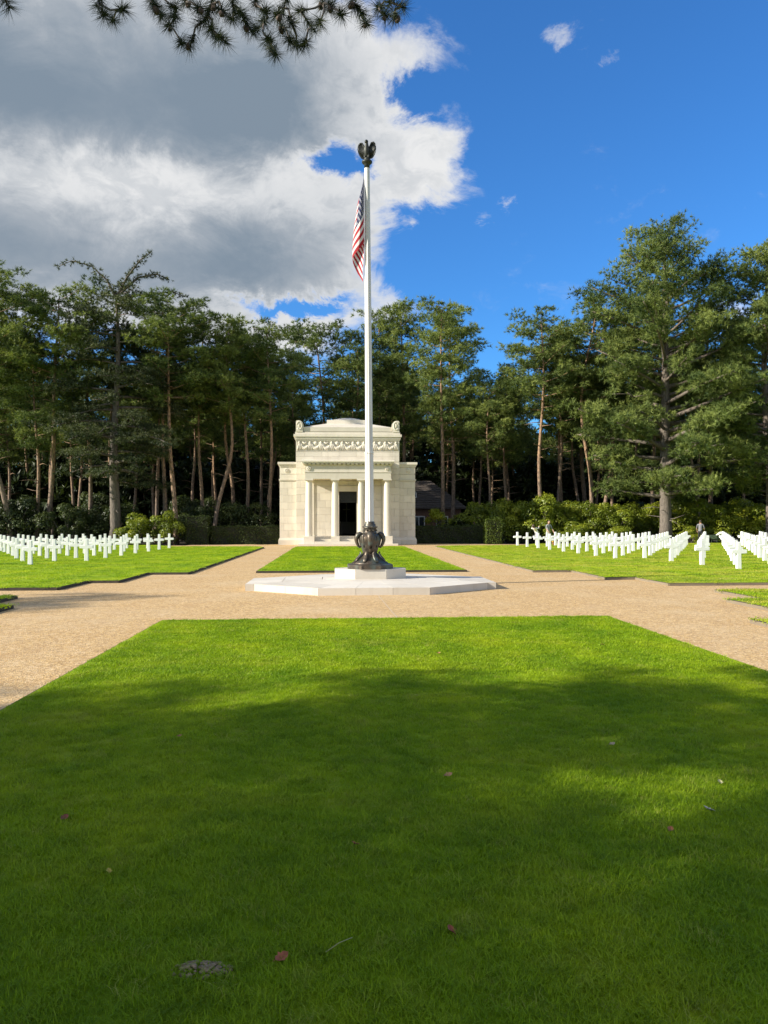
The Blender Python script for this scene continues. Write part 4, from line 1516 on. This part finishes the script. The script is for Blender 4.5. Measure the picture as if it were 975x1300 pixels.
def bush(k, x, y, rz, sc, label, group):
    nm, ms = bushes[k]
    if k not in bp:
        o = bp[k] = bush_proto(nm, ms)
    else:
        o = copy_tree(bp[k])
    for q in ('label', 'category', 'group'):
        if q in o: del o[q]
    o.location = (x, y, -.03); o.rotation_euler = (0, 0, rz); o.scale = (sc[0], sc[1], sc[2]) if hasattr(sc, '__len__') else (sc,) * 3
    tag(o, label, 'shrub', group)


RG = 'shrubs along the edge of the wood'
for a in [
    ('r1', 11.6, 63.2, 0.2, (1, 1, 1.02), 'large rhododendron just behind the clipped green pillar'),
    ('r2', 15.6, 62.0, 1.9, (1.1, 1.1, 1.22), 'tallest bright rhododendron right of the clipped pillar'),
    ('r1', 19.8, 61.6, 3.3, (.85, .9, .98), 'bright rhododendron below the orange trunked pine'),
    ('r2', 23.0, 62.6, 0.6, (.9, 1, 1.0), 'rhododendron just left of the giant pine trunk'),
    ('r1', 28.6, 62.4, 2.5, (.95, 1, 1.08), 'broad rhododendron just right of the giant pine trunk'),
    ('r2', 33.0, 61.8, 4.4, (1.1, 1, 1.12), 'rhododendron at the right photo edge'),
    ('r1', 37.6, 61.5, 1.0, (1, 1, 1.1), 'rhododendron outside the right photo edge'),
    ('r2', 13.6, 63.6, 5.0, (1.1, 1, 1.1), 'rhododendron behind the clipped pillar, second from the house'),
    ('r1', 17.8, 63.4, 1.0, (1, 1, 1.02), 'rhododendron set back between the two brightest ones'),
    ('r2', 21.4, 61.2, 2.4, (.85, .8, .86), 'lower rhododendron in front of the pale trunked pine'),
    ('r2', 26.6, 63.2, 5.4, (1, 1, 1.02), 'rhododendron rising behind the giant pine trunk'),
    ('r1', 30.9, 61.2, .3, (.85, .85, .95), 'rhododendron midway between giant pine and right photo edge'),
    ('s1', 21.2, 58.9, 1.0, (.8, .8, .55), 'low yellow green shrub at the back of the right crosses'),
    ('s1', 17.6, 59.4, 2.0, (1.0, .9, .7), 'low shrub behind the gardeners on the right plot'),
    ('s1', 26.9, 58.9, 4.0, (.7, .7, .55), 'low shrub right of the giant pine foot'),
    ('k1', -8.2, 63.6, 0.0, (1, 1, 1.0), 'dark shrub above the clipped hedge left of the chapel'),
    ('k2', -12.4, 63.6, 1.3, (1, 1, 1.15), 'dark shrub behind the dark hedge pillar'),
    ('s1', -13.6, 59.3, 0.3, (.95, 1, 1.05), 'sunlit olive shrub beside the dark hedge pillar'),
    ('s1', -16.2, 59.4, 2.3, (.95, 1, .98), 'sunlit olive shrub behind the last left crosses'),
    ('k1', -18.8, 62.0, 2.9, (1, 1, .95), 'dark shrub at the foot of the spreading cedar'),
    ('k2', -21.6, 60.6, 0.7, (1.1, 1, 1.2), 'dark shrub left of the cedar behind the crosses'),
    ('k1', -25.8, 60.5, 4.0, (1, 1, 1.12), 'dark shrub at the left photo edge'),
    ('k2', -30, 60.5, 4.0, (1.2, 1, 1.3), 'dark shrub outside the left photo edge'),
    ('k1', -13.5, 69.5, 1.0, (1.2, 1, 1.2), 'dark undergrowth bush deep behind the left hedge pillar'),
    ('k1', -22.0, 69.0, 5.0, (1.3, 1, 1.3), 'dark undergrowth bush deep behind the cedar'),
    ('k1', 19.0, 71.5, 2.0, (1.3, 1, 1.1), 'dark undergrowth bush deep behind the bright rhododendrons'),
    ('k1', 29.0, 71.0, 3.7, (1.3, 1, 1.1), 'dark undergrowth bush deep behind the giant pine'),
    ('k2', 11.9, 69.0, .5, (1, 1, 1.1), 'dark bush at the right corner of the brown roofed house'),
    ('k2', 9.3, 63.2, 2.5, (.7, .7, .75), 'dark shrub under the young yellow green tree'),
]:
    bush(*a, RG)

# young tree by the house
yt = empty('young_tree', (7.5, 62.2, 0))
mb = MB(); mb.tube([(0, 0, -.05), (.03, 0, .8), (0, .02, 1.5), (.05, 0, 2.3)], [.055, .05, .04, .02], 7); mb.build('trunk', M_BARKG, yt)
rr_ = np.random.default_rng(5)
cen = [(rr_.normal() * .5, rr_.normal() * .45, 2.25 + rr_.normal() * .42) for _ in range(16)]
mb = MB()
for c in cen: mb.tube([(0, 0, 1.4), (c[0] * .5, c[1] * .5, 1.8), c], [.025, .018, .008], 4)
mb.build('branches', M_BARKG, yt)
V = []; T = []
for c in cen:
    dd = unit(rr_.normal(size=(120, 3)))
    V.append(leaf_quads(rr_, np.array(c) + dd * .33 * rr_.uniform(.3, 1, 120)[:, None], dd, .15)); T.append(np.clip(rr_.uniform(.5, .95) + rr_.normal(size=120) * .1, 0, 1))
o = link('crown', tri_mesh('crown', np.concatenate(V), M_RHODO, np.concatenate(T)), yt); o['kind'] = 'stuff'
tag(yt, 'young yellow green tree standing before the brown roofed house', 'tree')


def hedge(name, x0, x1, y0, y1, h, mat, label, n, peak=0.0):
    t = empty(name, ((x0 + x1) / 2, (y0 + y1) / 2, 0), 0, label, 'hedge')
    r = np.random.default_rng(int(abs(x0) * 10) + 3)
    hx, hy = (x1 - x0) / 2, (y1 - y0) / 2
    core = MB(); core.box(-hx + .07, hx - .07, -hy + .07, hy - .07, 0, h - .08)
    core.build('inner_twigs', M_TWIG, t)
    A = np.array([hx * 2 * h, hy * 2 * h, hy * 2 * h, hx * 2 * hy * 1.0, hx * 2 * h * .4]); A = A / A.sum()
    which = r.choice(5, n, p=A)
    u = r.uniform(-1, 1, n); v = r.uniform(0, 1, n)
    pos = np.zeros((n, 3)); nr = np.zeros((n, 3))
    for k in range(5):
        m = which == k
        if k in (0, 4):
            s = -1 if k == 0 else 1
            pos[m] = np.stack([u[m] * hx, np.full(m.sum(), s * hy), v[m] * h], 1); nr[m] = (0, s, 0)
        elif k in (1, 2):
            s = -1 if k == 1 else 1
            pos[m] = np.stack([np.full(m.sum(), s * hx), u[m] * hy, v[m] * h], 1); nr[m] = (s, 0, 0)
        else:
            pz = h + peak * (1 - np.maximum(np.abs(u[m]), np.abs(v[m] * 2 - 1)))
            pos[m] = np.stack([u[m] * hx, (v[m] * 2 - 1) * hy, pz], 1); nr[m] = (0, 0, 1)
    lump = 0.035 * np.sin(pos[:, 0] * 5.1 + pos[:, 2] * 3) + .03 * np.sin(pos[:, 2] * 6.3 + pos[:, 0] * 2)
    pos += nr * (r.uniform(-.09, .03, n) + lump)[:, None]
    V = leaf_quads(r, pos, nr, .11, .8)
    f = link('foliage', tri_mesh('foliage', V, mat, np.clip(r.normal(size=n) * .2 + .45, 0, 1)), t); f['kind'] = 'stuff'
    return t


M_PILLAR = leaf_mat('clipped_pillar_leaves', (0.045, 0.075, 0.012), (0.110, 0.150, 0.022), (0.20, 0.24, 0.036), 0.3, 0.25)
M_TWIG = simple('hedge_twigs', (0.02, 0.022, 0.011), 0.9, 0, 15, .5)
hedge('clipped_hedge', -10.65, -5.35, 60.3, 61.5, 1.42, M_HEDGE, 'long low clipped dark hedge left of the chapel', 7000)
hedge('hedge_pillar', -12.45, -10.75, 59.7, 61.2, 2.2, M_HEDGE, 'tall square clipped dark hedge block at the left hedge end', 5000)
hedge('clipped_hedge', 5.35, 10.75, 60.4, 61.6, 1.40, M_HEDGE, 'long low clipped dark hedge right of the chapel', 7000)
hedge('hedge_pillar', 10.42, 11.62, 57.7, 58.9, 1.9, M_PILLAR, 'clipped green pillar with peaked top at the right hedge end', 4500, .25)

# ------------------------------------------------------------------ house behind the chapel
def house():
    t = empty('house', (6.8, 79.0, 0), 0, 'low house with brown hipped tile roof behind the chapel on the right', 'house')
    mr = simple('brown_roof_tile', (0.085, 0.068, 0.058), 0.85, 0, 5, .35)
    mw = simple('house_brick', (0.16, 0.085, 0.055), .85, 0, 8, .3)
    mf = simple('house_paint', (.62, .60, .56), .5, 0, 4, .1)
    mg, tt, bs = mat_new('window_glass')
    bs.inputs['Base Color'].default_value = (.02, .025, .03, 1); bs.inputs['Roughness'].default_value = .08
    mb = MB(); mb.box(-6, 4.6, -3.4, 3.4, 0, 3.2); mb.build('wall', mw, t)
    mb = MB()
    e = 3.15; rz = 5.95
    A = [(-6.5, -3.9, e), (5.1, -3.9, e), (5.1, 3.9, e), (-6.5, 3.9, e), (-3.4, 0, rz), (2.0, 0, rz)]
    mb.add(A + [(x, y, z - .15) for x, y, z in A[:4]], [(0, 1, 5, 4), (1, 2, 5), (2, 3, 4, 5), (3, 0, 4), (0, 6, 7, 1), (1, 7, 8, 2), (2, 8, 9, 3), (3, 9, 6, 0), (6, 9, 8, 7)])
    roof = mb.build('roof', mr, t)
    # tile courses as low ledges on the front slope
    sl = math.atan2(rz - e, 3.9)
    for k in range(1, 12):
        f = k / 12
        y = -3.9 + 3.9 * f; z = e + (rz - e) * f
        xa, xb = -6.5 + 3.1 * f, 5.1 - 3.1 * f
        mb = MB(); mb.box(xa + .02, xb - .02, y - .02, y + .05, z - .01, z + .045); mb.build('tile_course', mr, roof)
    sk = MB(); M = Matrix.Translation((-.2, -2.2, e + (rz - e) * 1.7 / 3.9)) @ Matrix.Rotation(sl, 4, 'X')
    sk.box(-.5, .5, -.5, .5, .04, .12, M); s = sk.build('roof_window', mf, t)
    g_ = MB(); g_.box(-.42, .42, -.42, .42, .121, .13, M); g_.build('pane', mg, s)
    for x in (0.4, 2.7):
        w = MB(); w.box(x - .6, x + .6, -3.44, -3.38, 1.0, 2.3); s = w.build('window', mf, t)
        g_ = MB(); g_.box(x - .5, x - .04, -3.45, -3.441, 1.1, 2.2); g_.box(x + .04, x + .5, -3.45, -3.441, 1.1, 2.2); g_.build('pane', mg, s)
    ch = MB(); ch.box(-1.2, -.5, -.4, .4, 5.6, 7.0); ch.build('chimney', mw, t)


house()

# ------------------------------------------------------------------ people tending the graves
def cloth(name, c): return simple(name, c, .85, 0, 30, .12)


def skin_body(name, joints, edges, mat, parent):
    me = bpy.data.meshes.new(name)
    me.from_pydata([j[0] for j in joints], edges, [])
    o = link(name, me, parent)
    md = o.modifiers.new('skin', 'SKIN'); md.use_smooth_shade = True
    for i, j in enumerate(joints):
        rr = j[1] if hasattr(j[1], '__len__') else (j[1], j[1])
        me.skin_vertices[0].data[i].radius = rr
    me.skin_vertices[0].data[0].use_root = True
    o.modifiers.new('sub', 'SUBSURF').levels = 1
    o.modifiers['sub'].render_levels = 2
    dg = bpy.context.evaluated_depsgraph_get()
    nm = bpy.data.meshes.new_from_object(o.evaluated_get(dg))
    o.modifiers.clear()
    o.data = nm
    nm.materials.clear(); nm.materials.append(mat)
    return o


M_SKIN = simple('skin', (.48, .30, .22), .6, 0, 10, .08)
M_HAIR = simple('hair', (.05, .035, .025), .7, 0, 40, .3)


def person(loc, rz, label, shirt, trousers, bow=0.0, arms=0.25, shirt_name='shirt'):
    t = empty('person', loc, rz, label, 'person', 'people tending the graves')
    b = R(bow)

    def up_(x, y, z):      # upper body bends forward (-Y) about the hips
        dz = z - .93
        return (x, y * math.cos(b) - dz * math.sin(b), .93 + dz * math.cos(b) + y * math.sin(b) * -1)
    J = [((0, 0, .93), (.15, .105)), (up_(0, 0, 1.12), (.135, .095)), (up_(0, -.01, 1.30), (.165, .11)), (up_(0, 0, 1.44), (.10, .07)), (up_(0, -.01, 1.52), (.055, .055)),
         ((-.09, 0, .86), .085), ((-.10, -.03, .50), .06), ((-.10, .02, .10), .042), ((-.10, -.12, .035), .038),
         ((.09, 0, .86), .085), ((.11, .02, .50), .06), ((.12, .08, .10), .042), ((.12, -.06, .035), .038),
         (up_(-.20, 0, 1.41), .055), (up_(-.27, -arms * .3, 1.14), .042), (up_(-.25, -.06 - arms * .7, .93), .032), (up_(-.24, -.09 - arms * .8, .85), .03),
         (up_(.20, 0, 1.41), .055), (up_(.27, -arms * .3, 1.14), .042), (up_(.25, -.06 - arms * .7, .93), .032), (up_(.24, -.09 - arms * .8, .85), .03)]
    E_ = [(0, 1), (1, 2), (2, 3), (3, 4), (0, 5), (5, 6), (6, 7), (7, 8), (0, 9), (9, 10), (10, 11), (11, 12), (3, 13), (13, 14), (14, 15), (15, 16), (3, 17), (17, 18), (18, 19), (19, 20)]
    body = skin_body('body', J, E_, M_SKIN, t)
    me = body.data
    me.materials.append(shirt); me.materials.append(trousers); me.materials.append(M_HAIR)
    inv = lambda p: (p[0], p[1], p[2])
    for p in me.polygons:
        c = p.center
        dy, dz = c.y, c.z - .93
        zb = .93 + dz * math.cos(b) - dy * math.sin(b)     # height in the upright body
        if c.z < .09: p.material_index = 3
        elif c.z < .95 and zb < .97 and abs(c.x) < .24 and c.y > -.16 - .2 * (c.z < .3): p.material_index = 2
        elif zb > 1.47: p.material_index = 0
        elif abs(c.x) > .20 and zb < 1.16: p.material_index = 0
        else: p.material_index = 1
    hd = MB()
    hc = up_(0, -.025, 1.635)
    hd.ball(hc, .105, 14, 10, (.82, .95, 1.12))
    n = up_(0, -.13, 1.625); hd.tube([up_(0, -.115, 1.655), n, up_(0, -.115, 1.605)], [.010, .018, .010], 6)
    for s in (-1, 1): hd.ball(up_(s * .086, -.015, 1.63), .026, 6, 4, (.5, .8, 1.2))
    h = hd.build('head', M_SKIN, t)
    ey = MB()
    for s in (-1, 1): ey.ball(up_(s * .034, -.117, 1.65), .011, 6, 4)
    ey.build('eyes', M_HAIR, h)
    mo = MB(); mo.box(-.024, .024, -.004, .004, -.004, .004, Matrix.Translation(up_(0, -.118, 1.575))); mo.build('mouth', simple('lips', (.35, .14, .12)), h)
    hr = MB(); hr.ball(up_(0, .0, 1.665), .108, 14, 8, (.86, .98, 1.0)); hr.build('hair', M_HAIR, h)
    for s, w in ((-1, 16), (1, 20)):    # hands
        base = Vector(J[w][0])
        d = (Vector(J[w][0]) - Vector(J[w - 1][0])).normalized()
        hm = MB()
        hm.tube([base, base + d * .045, base + d * .085], [.026, .036, .032], 8, sx=1.1, sy=.55)
        for q in range(4):
            o_ = Vector(((q - 1.5) * .017, 0, 0))
            L = (.060, .070, .066, .052)[q]
            hm.tube([base + d * .08 + o_, base + d * (.08 + L * .55) + o_ + Vector((0, -.006, 0)), base + d * (.08 + L) + o_ * 1.1 + Vector((0, -.02, 0))], [.009, .0085, .006], 5)
        hm.tube([base + d * .03 - Vector((s * .03, 0, 0)), base + d * .06 - Vector((s * .052, .012, 0)), base + d * .085 - Vector((s * .055, .022, 0))], [.012, .010, .007], 5)
        hm.build('hand', M_SKIN, t)
    return t


person((26.95, 57.4, .05), R(150), 'person in grey top and dark trousers walking beside the giant pine', cloth('grey_shirt', (.17, .17, .19)), cloth('black_trousers', (.015, .015, .018)), 6, .3)
person((14.75, 56.2, .05), R(25), 'person in grey top standing behind the left crosses of right plot', cloth('slate_shirt', (.24, .26, .27)), cloth('khaki_trousers', (.40, .38, .32)), 8, .35)
person((13.75, 55.6, .05), R(-40), 'person in white top bending down behind the crosses of right plot', cloth('white_shirt', (.75, .75, .70)), cloth('grey_trousers', (.10, .10, .10)), 58, .45)


def barrow():
    t = empty('wheelbarrow', (27.9, 56.6, .05), R(20), 'dark wheelbarrow with a pale sheet beside the walking person', 'wheelbarrow')
    md = simple('barrow_paint', (.03, .05, .035), .5, 0, 10, .2)
    mb = MB()
    a = [(-.35, -.28, .32), (.35, -.22, .32), (.35, .22, .32), (-.35, .28, .32)]; b = [(-.5, -.36, .62), (.62, -.34, .68), (.62, .34, .68), (-.5, .36, .62)]
    mb.add(a + b, [(3, 2, 1, 0), (0, 1, 5, 4), (1, 2, 6, 5), (2, 3, 7, 6), (3, 0, 4, 7)]); mb.build('tray', md, t)
    mb = MB(); mb.tube([(-.48, -.33, .63), (-.1, -.32, .74), (.3, -.1, .80), (.5, .2, .72)], [.05, .18, .2, .08], 8, sy=.5); mb.build('sheet', cloth('pale_sheet', (.72, .70, .60)), t)
    mb = MB(); M = Matrix.Translation((.75, .04, .2)) @ Matrix.Rotation(R(90), 4, 'X'); mb.lathe([(.06, -.01), (.2, 0), (.2, .08), (.06, .09)], 16, M=M); mb.build('wheel', M_DARK, t)
    for s in (-1, 1):
        mb = MB(); mb.tube([(-1.05, s * .28, .62), (-.4, s * .25, .34), (.75, s * .08, .2)], .02, 6); mb.build('handle', md, t)
        mb = MB(); mb.tube([(-.3, s * .25, .34), (-.38, s * .25, .0)], .018, 6); mb.build('leg', md, t)


barrow()
fp = empty('flower_pot', (14.15, 52.6, .05), 0, 'small pot of yellow flowers at the foot of a right plot cross', 'flowers')
mb = MB(); mb.lathe([(.07, 0), (.10, .18), (.105, .19)], 12); mb.build('pot', simple('terracotta', (.35, .13, .06)), fp)
V = []
rq = np.random.default_rng(3); dd = unit(rq.normal(size=(70, 3))); dd[:, 2] = abs(dd[:, 2])
o = link('blooms', tri_mesh('blooms', leaf_quads(rq, dd * .13 + np.array([0, 0, .24]), dd, .08), simple('yellow_petals', (.75, .50, .08))), fp)

# ------------------------------------------------------------------ things lying on the near lawn
def dry_leaf(x, y, size, rz, col, label, curl=.8):
    mb = MB()
    size *= .72
    n = 7
    vs = []; fs = []
    for i in range(n + 1):
        s = i / n
        w = size * .36 * math.sin(math.pi * min(1, .08 + s * .92)) ** .8 * (1 + .25 * math.sin(i * 2.6))
        xx = (s - .5) * size
        z = curl * size * .5 * (s - .45) ** 2 * 2
        vs += [(xx, -w, z + w * .5), (xx, 0, z), (xx, w, z + w * .6)]
    for i in range(n):
        for j in range(2):
            a = i * 3 + j
            fs.append((a, a + 3, a + 4, a + 1))
    mb.add(vs, fs, True)
    o = mb.build('blade', simple('dry_leaf_' + str(round(col[0], 2)), col, .7, 0, 30, .35))
    t = empty('fallen_leaf', (x, y, LAWN_Z + .015), rz, label, 'leaf', 'fallen leaves on the foreground lawn')
    o.parent = t
    st = MB(); st.tube([(-.5 * size, 0, .012), (-.75 * size, .02 * size, .01)], .0018, 4); st.build('stalk', o.data.materials[0], t)
    t.rotation_euler = (R(12), R(-10), rz)


for a in [(-1.07, 2.88, .075, .6, (.33, .10, .045), 'curled red brown leaf at the bottom of the lawn'),
          (-1.92, 3.64, .05, 2.0, (.45, .34, .06), 'small yellow leaf on the dark grass at the left'),
          (-2.35, 4.31, .07, 1.2, (.22, .06, .035), 'dark red leaf in the shade on the left'),
          (-.78, 3.87, .055, 2.6, (.30, .05, .03), 'small red leaf in the middle of the shaded lawn'),
          (-.16, 4.87, .075, .3, (.36, .20, .09), 'tan brown leaf near a brighter grass patch'),
          (1.12, 5.47, .06, .3, (.42, .33, .22), 'pale tan leaf right of the lawn middle'),
          (1.49, 4.63, .06, 1.3, (.48, .46, .22), 'pale yellow leaf on the right of the lawn'),
          (1.20, 4.20, .075, 2.3, (.40, .38, .34), 'greyish curled leaf near the right side'),
          (.87, 3.94, .06, .9, (.26, .10, .04), 'dark brown leaf below the greyish curled one'),
          (-.42, 3.03, .065, 1.9, (.28, .07, .03), 'dark red leaf near the lawn bottom middle'),
          (-2.05, 5.9, .05, .4, (.32, .14, .06), 'brown leaf far left beside the path'),
          (.38, 9.4, .06, .4, (.35, .16, .07), 'brown leaf in the sunlit grass near the shadow edge'),
          (2.6, 9.9, .07, 2.4, (.34, .18, .08), 'brown leaf in the sunlit grass on the right')]:
    dry_leaf(*a)
# bare patch of earth
mb = MB()
rp = random.Random(4)
for k in range(110):
    a = rp.uniform(0, 6.28); q = rp.uniform(0, 1) ** .6
    mb.ball((math.cos(a) * q * .11, math.sin(a) * q * .055, .012 + .02 * (1 - q)), rp.uniform(.004, .011), 6, 4, (1.3, 1, .55))
o = mb.build('soil_patch', simple('dry_soil', (.25, .185, .11), .95, 0, 40, .5))
o.location = (-1.36, 2.84, LAWN_Z - .006)
tag(o, 'small scraped patch of bare earth at the bottom left of the lawn', 'soil', None, 'stuff')
# a straw
mb = MB(); mb.tube([(-.05, -.035, .008), (0, 0, .022), (.05, .045, .016)], .0016, 5)
o = mb.build('straw', simple('straw', (.40, .36, .15))); o.location = (-.86, 2.93, LAWN_Z + .015)
tag(o, 'pale dry grass straw lying right of the curled red brown leaf', 'straw')

# ------------------------------------------------------------------ pine overhead: its limb hangs into the top of the view
def near_pine():
    t = empty('overhanging_pine_tree', (-2.6, -2.6, 0), 0, 'pine whose dark cone bearing branch tips hang into the top of the view', 'tree')
    B = Vector((-2.6, -2.6, 0))
    tr = MB(); tr.tube([(0, 0, -.2), (.05, 0, 3), (-.05, .1, 7), (0, .05, 12), (.1, 0, 15.5)], [.34, .27, .23, .16, .05], 12); tr.build('trunk', M_BARK, t)
    U, S = [], 2.12
    tips = [(110, 40), (135, 55), (160, 25), (95, 8), (-150, 12), (250, 20), (285, 70), (300, 20), (320, 115), (345, 118), (300, 45), (370, 62), (400, 78), (415, 98), (432, 108), (430, 30), (460, 18), (480, 35),
            (500, 70), (515, 82), (545, 30), (575, 40), (595, 22), (560, 130), (552, 108), (572, 145), (610, 108), (628, 120), (652, 118), (670, 75), (690, 62), (640, 30), (700, 10), (722, 18), (750, 40), (800, 30),
            (815, 62), (850, 20), (868, 42), (892, 45), (912, 18), (240, -4), (330, 5), (365, 22), (400, 12), (520, 6), (615, 60), (590, 75), (780, 8), (880, 6), (540, 62), (455, 50), (265, 40), (390, 45)]
    r = random.Random(8)
    pts = []
    for (zx, zy) in tips:
        u = zx / S + 80; v = zy / S
        Y = 4.45 + r.uniform(-.28, .28)
        d = rt * ((u - 487.5) / F_PX) + up * ((650 - v) / F_PX) + fwd
        pts.append((CAM + d * (Y / d.y) - B, u, v))
    roots = []
    for u in (-30, 60, 150, 215, 280, 330, 390, 450, 520):
        d = rt * ((u - 487.5) / F_PX) + up * ((650 + 75) / F_PX) + fwd
        roots.append((CAM + d * (4.2 / d.y) - B, u, -75))
    nodes = roots + sorted(pts, key=lambda q: q[2])
    tw = MB()
    par = {}
    for i, (p, u, v) in enumerate(nodes):
        if i < len(roots): continue
        best = min((j for j in range(i)), key=lambda j: math.hypot((nodes[j][1] - u) * 1.6, nodes[j][2] - v) + (0 if nodes[j][2] < v - 8 else 60))
        q = nodes[best][0]
        mid = (p + q) / 2 + Vector((r.uniform(-.02, .02), r.uniform(-.03, .03), r.uniform(-.005, .03)))
        tw.tube([q, mid, p], [.0075, .006, .004], 5)
        par[i] = (p - q).normalized()
    # limb from the trunk with side branches to the twig roots
    limb = MB()
    L = [Vector((0, .1, 6.2)), Vector((.5, 2.0, 6.7)), Vector((1.0, 4.4, 6.5)), Vector((1.4, 6.2, 6.0))]
    limb.tube(L, [.12, .09, .06, .03], 8)
    limb.tube([L[1], Vector((.1, 4.5, 6.4)), Vector((-.4, 6.0, 5.7))], [.05, .035, .02], 6)
    limb.tube([L[2], Vector((1.9, 5.6, 6.2)), Vector((2.4, 6.6, 5.6))], [.045, .03, .018], 6)
    ends = [L[3], Vector((-.4, 6.0, 5.7)), Vector((2.4, 6.6, 5.6))]
    for (p, u, v) in roots:
        e = min(ends, key=lambda q: (q - p).length)
        limb.tube([e, (e + p) / 2 + Vector((0, 0, .12)), p], [.02, .014, .0075], 5)
    limb.build('limb', M_BARKG, t)
    tw.build('twigs', M_BARKG, t)
    V = []; T = []
    rn = np.random.default_rng(12)
    for i in par:
        p = np.array(nodes[i][0]); ax = np.array(par[i])
        n = 170
        s = rn.uniform(-.07, .03, n)
        base = p + ax * s[:, None]
        rd = unit(np.cross(np.tile(ax, (n, 1)), rn.normal(size=(n, 3))))
        dirs = unit(ax * rn.uniform(.25, 1.1, n)[:, None] + rd + np.array([0, 0, -.05]))
        l = rn.uniform(.055, .105, n)[:, None]
        side = unit(np.cross(dirs, rn.normal(size=(n, 3)))) * .0015
        tip = base + dirs * l
        mid = base + dirs * l * .5 + np.array([0, 0, -.003])
        V.append(np.stack([base - side, base + side, tip], 1)); T.append(rn.uniform(.1, .9, n))
    o = link('needles', tri_mesh('needles', np.concatenate(V), M_NEAR, np.concatenate(T)), t); o['kind'] = 'stuff'
    # cones
    cm = MB()
    prof = [(.004, -.03), (.017, -.022), (.023, -.008), (.021, .008), (.014, .022), (.003, .032)]
    cm.lathe(prof, 10, flute=lambda k: 1 if k % 2 else .82, smooth=False)
    mc = cm.mesh('pine_cone', simple('cone_scales', (.075, .05, .035), .8, 0, 80, .5))
    ci = [i for i in par]
    for k, i in enumerate(r.sample(ci, 18)):
        c = link('pine_cone', mc, t)
        c.location = nodes[i][0] + Vector((r.uniform(-.02, .02), -.02, -.028))
        c.rotation_euler = (r.uniform(-.7, .7), r.uniform(-.7, .7), r.uniform(0, 6)); s = r.uniform(.6, .85); c.scale = (s, s, s)
    # crown above
    rc = np.random.default_rng(14)
    cen = [(rc.normal() * 2.4, rc.normal() * 2.6 + .6, rc.uniform(8.5, 15.5)) for _ in range(170)]
    Vc, Tc = sprays(rc, cen, rc.uniform(.6, 1.2, 170), .45, 110, .30, .06)
    o = link('crown', tri_mesh('crown', Vc, M_PINE, Tc), t); o['kind'] = 'stuff'


near_pine()

# pines behind and left of the viewer, whose long shadows lie on the lawn
SH = [('b', -9, -6.2, 14.5), ('a', -14, -4.6, 15), ('d', -18, -5.2, 17), ('c', -35.5, -5.3, 18.5),
      ('d', -43.5, -5.4, 19), ('e', -25, -9, 20), ('b', -34, -9.5, 22), ('a', -44, -9, 21), ('d', -12, -12, 19), ('c', -29.5, -13, 22), ('a', -48, -6.5, 19),
      ('d', -23.5, -3.4, 12), ('d', -49, 8.5, 20), ('d', -10, 4.95, 9.2), ('d', -15, .9, 9.4), ('d', -17, -.9, 10.5), ('b', -39, -1.6, 17.4), ('b', -20.5, 2.1, 12.3), ('b', -11.5, -.6, 12), ('e', -41.5, -3.0, 17)]
for i, (v, x, y, h) in enumerate(SH):
    y -= 1.7
    pine(v, x, y, h, i * 1.7, 'pine behind the viewer that shades the foreground lawn', 'pines behind the viewer', sxy=1.2)
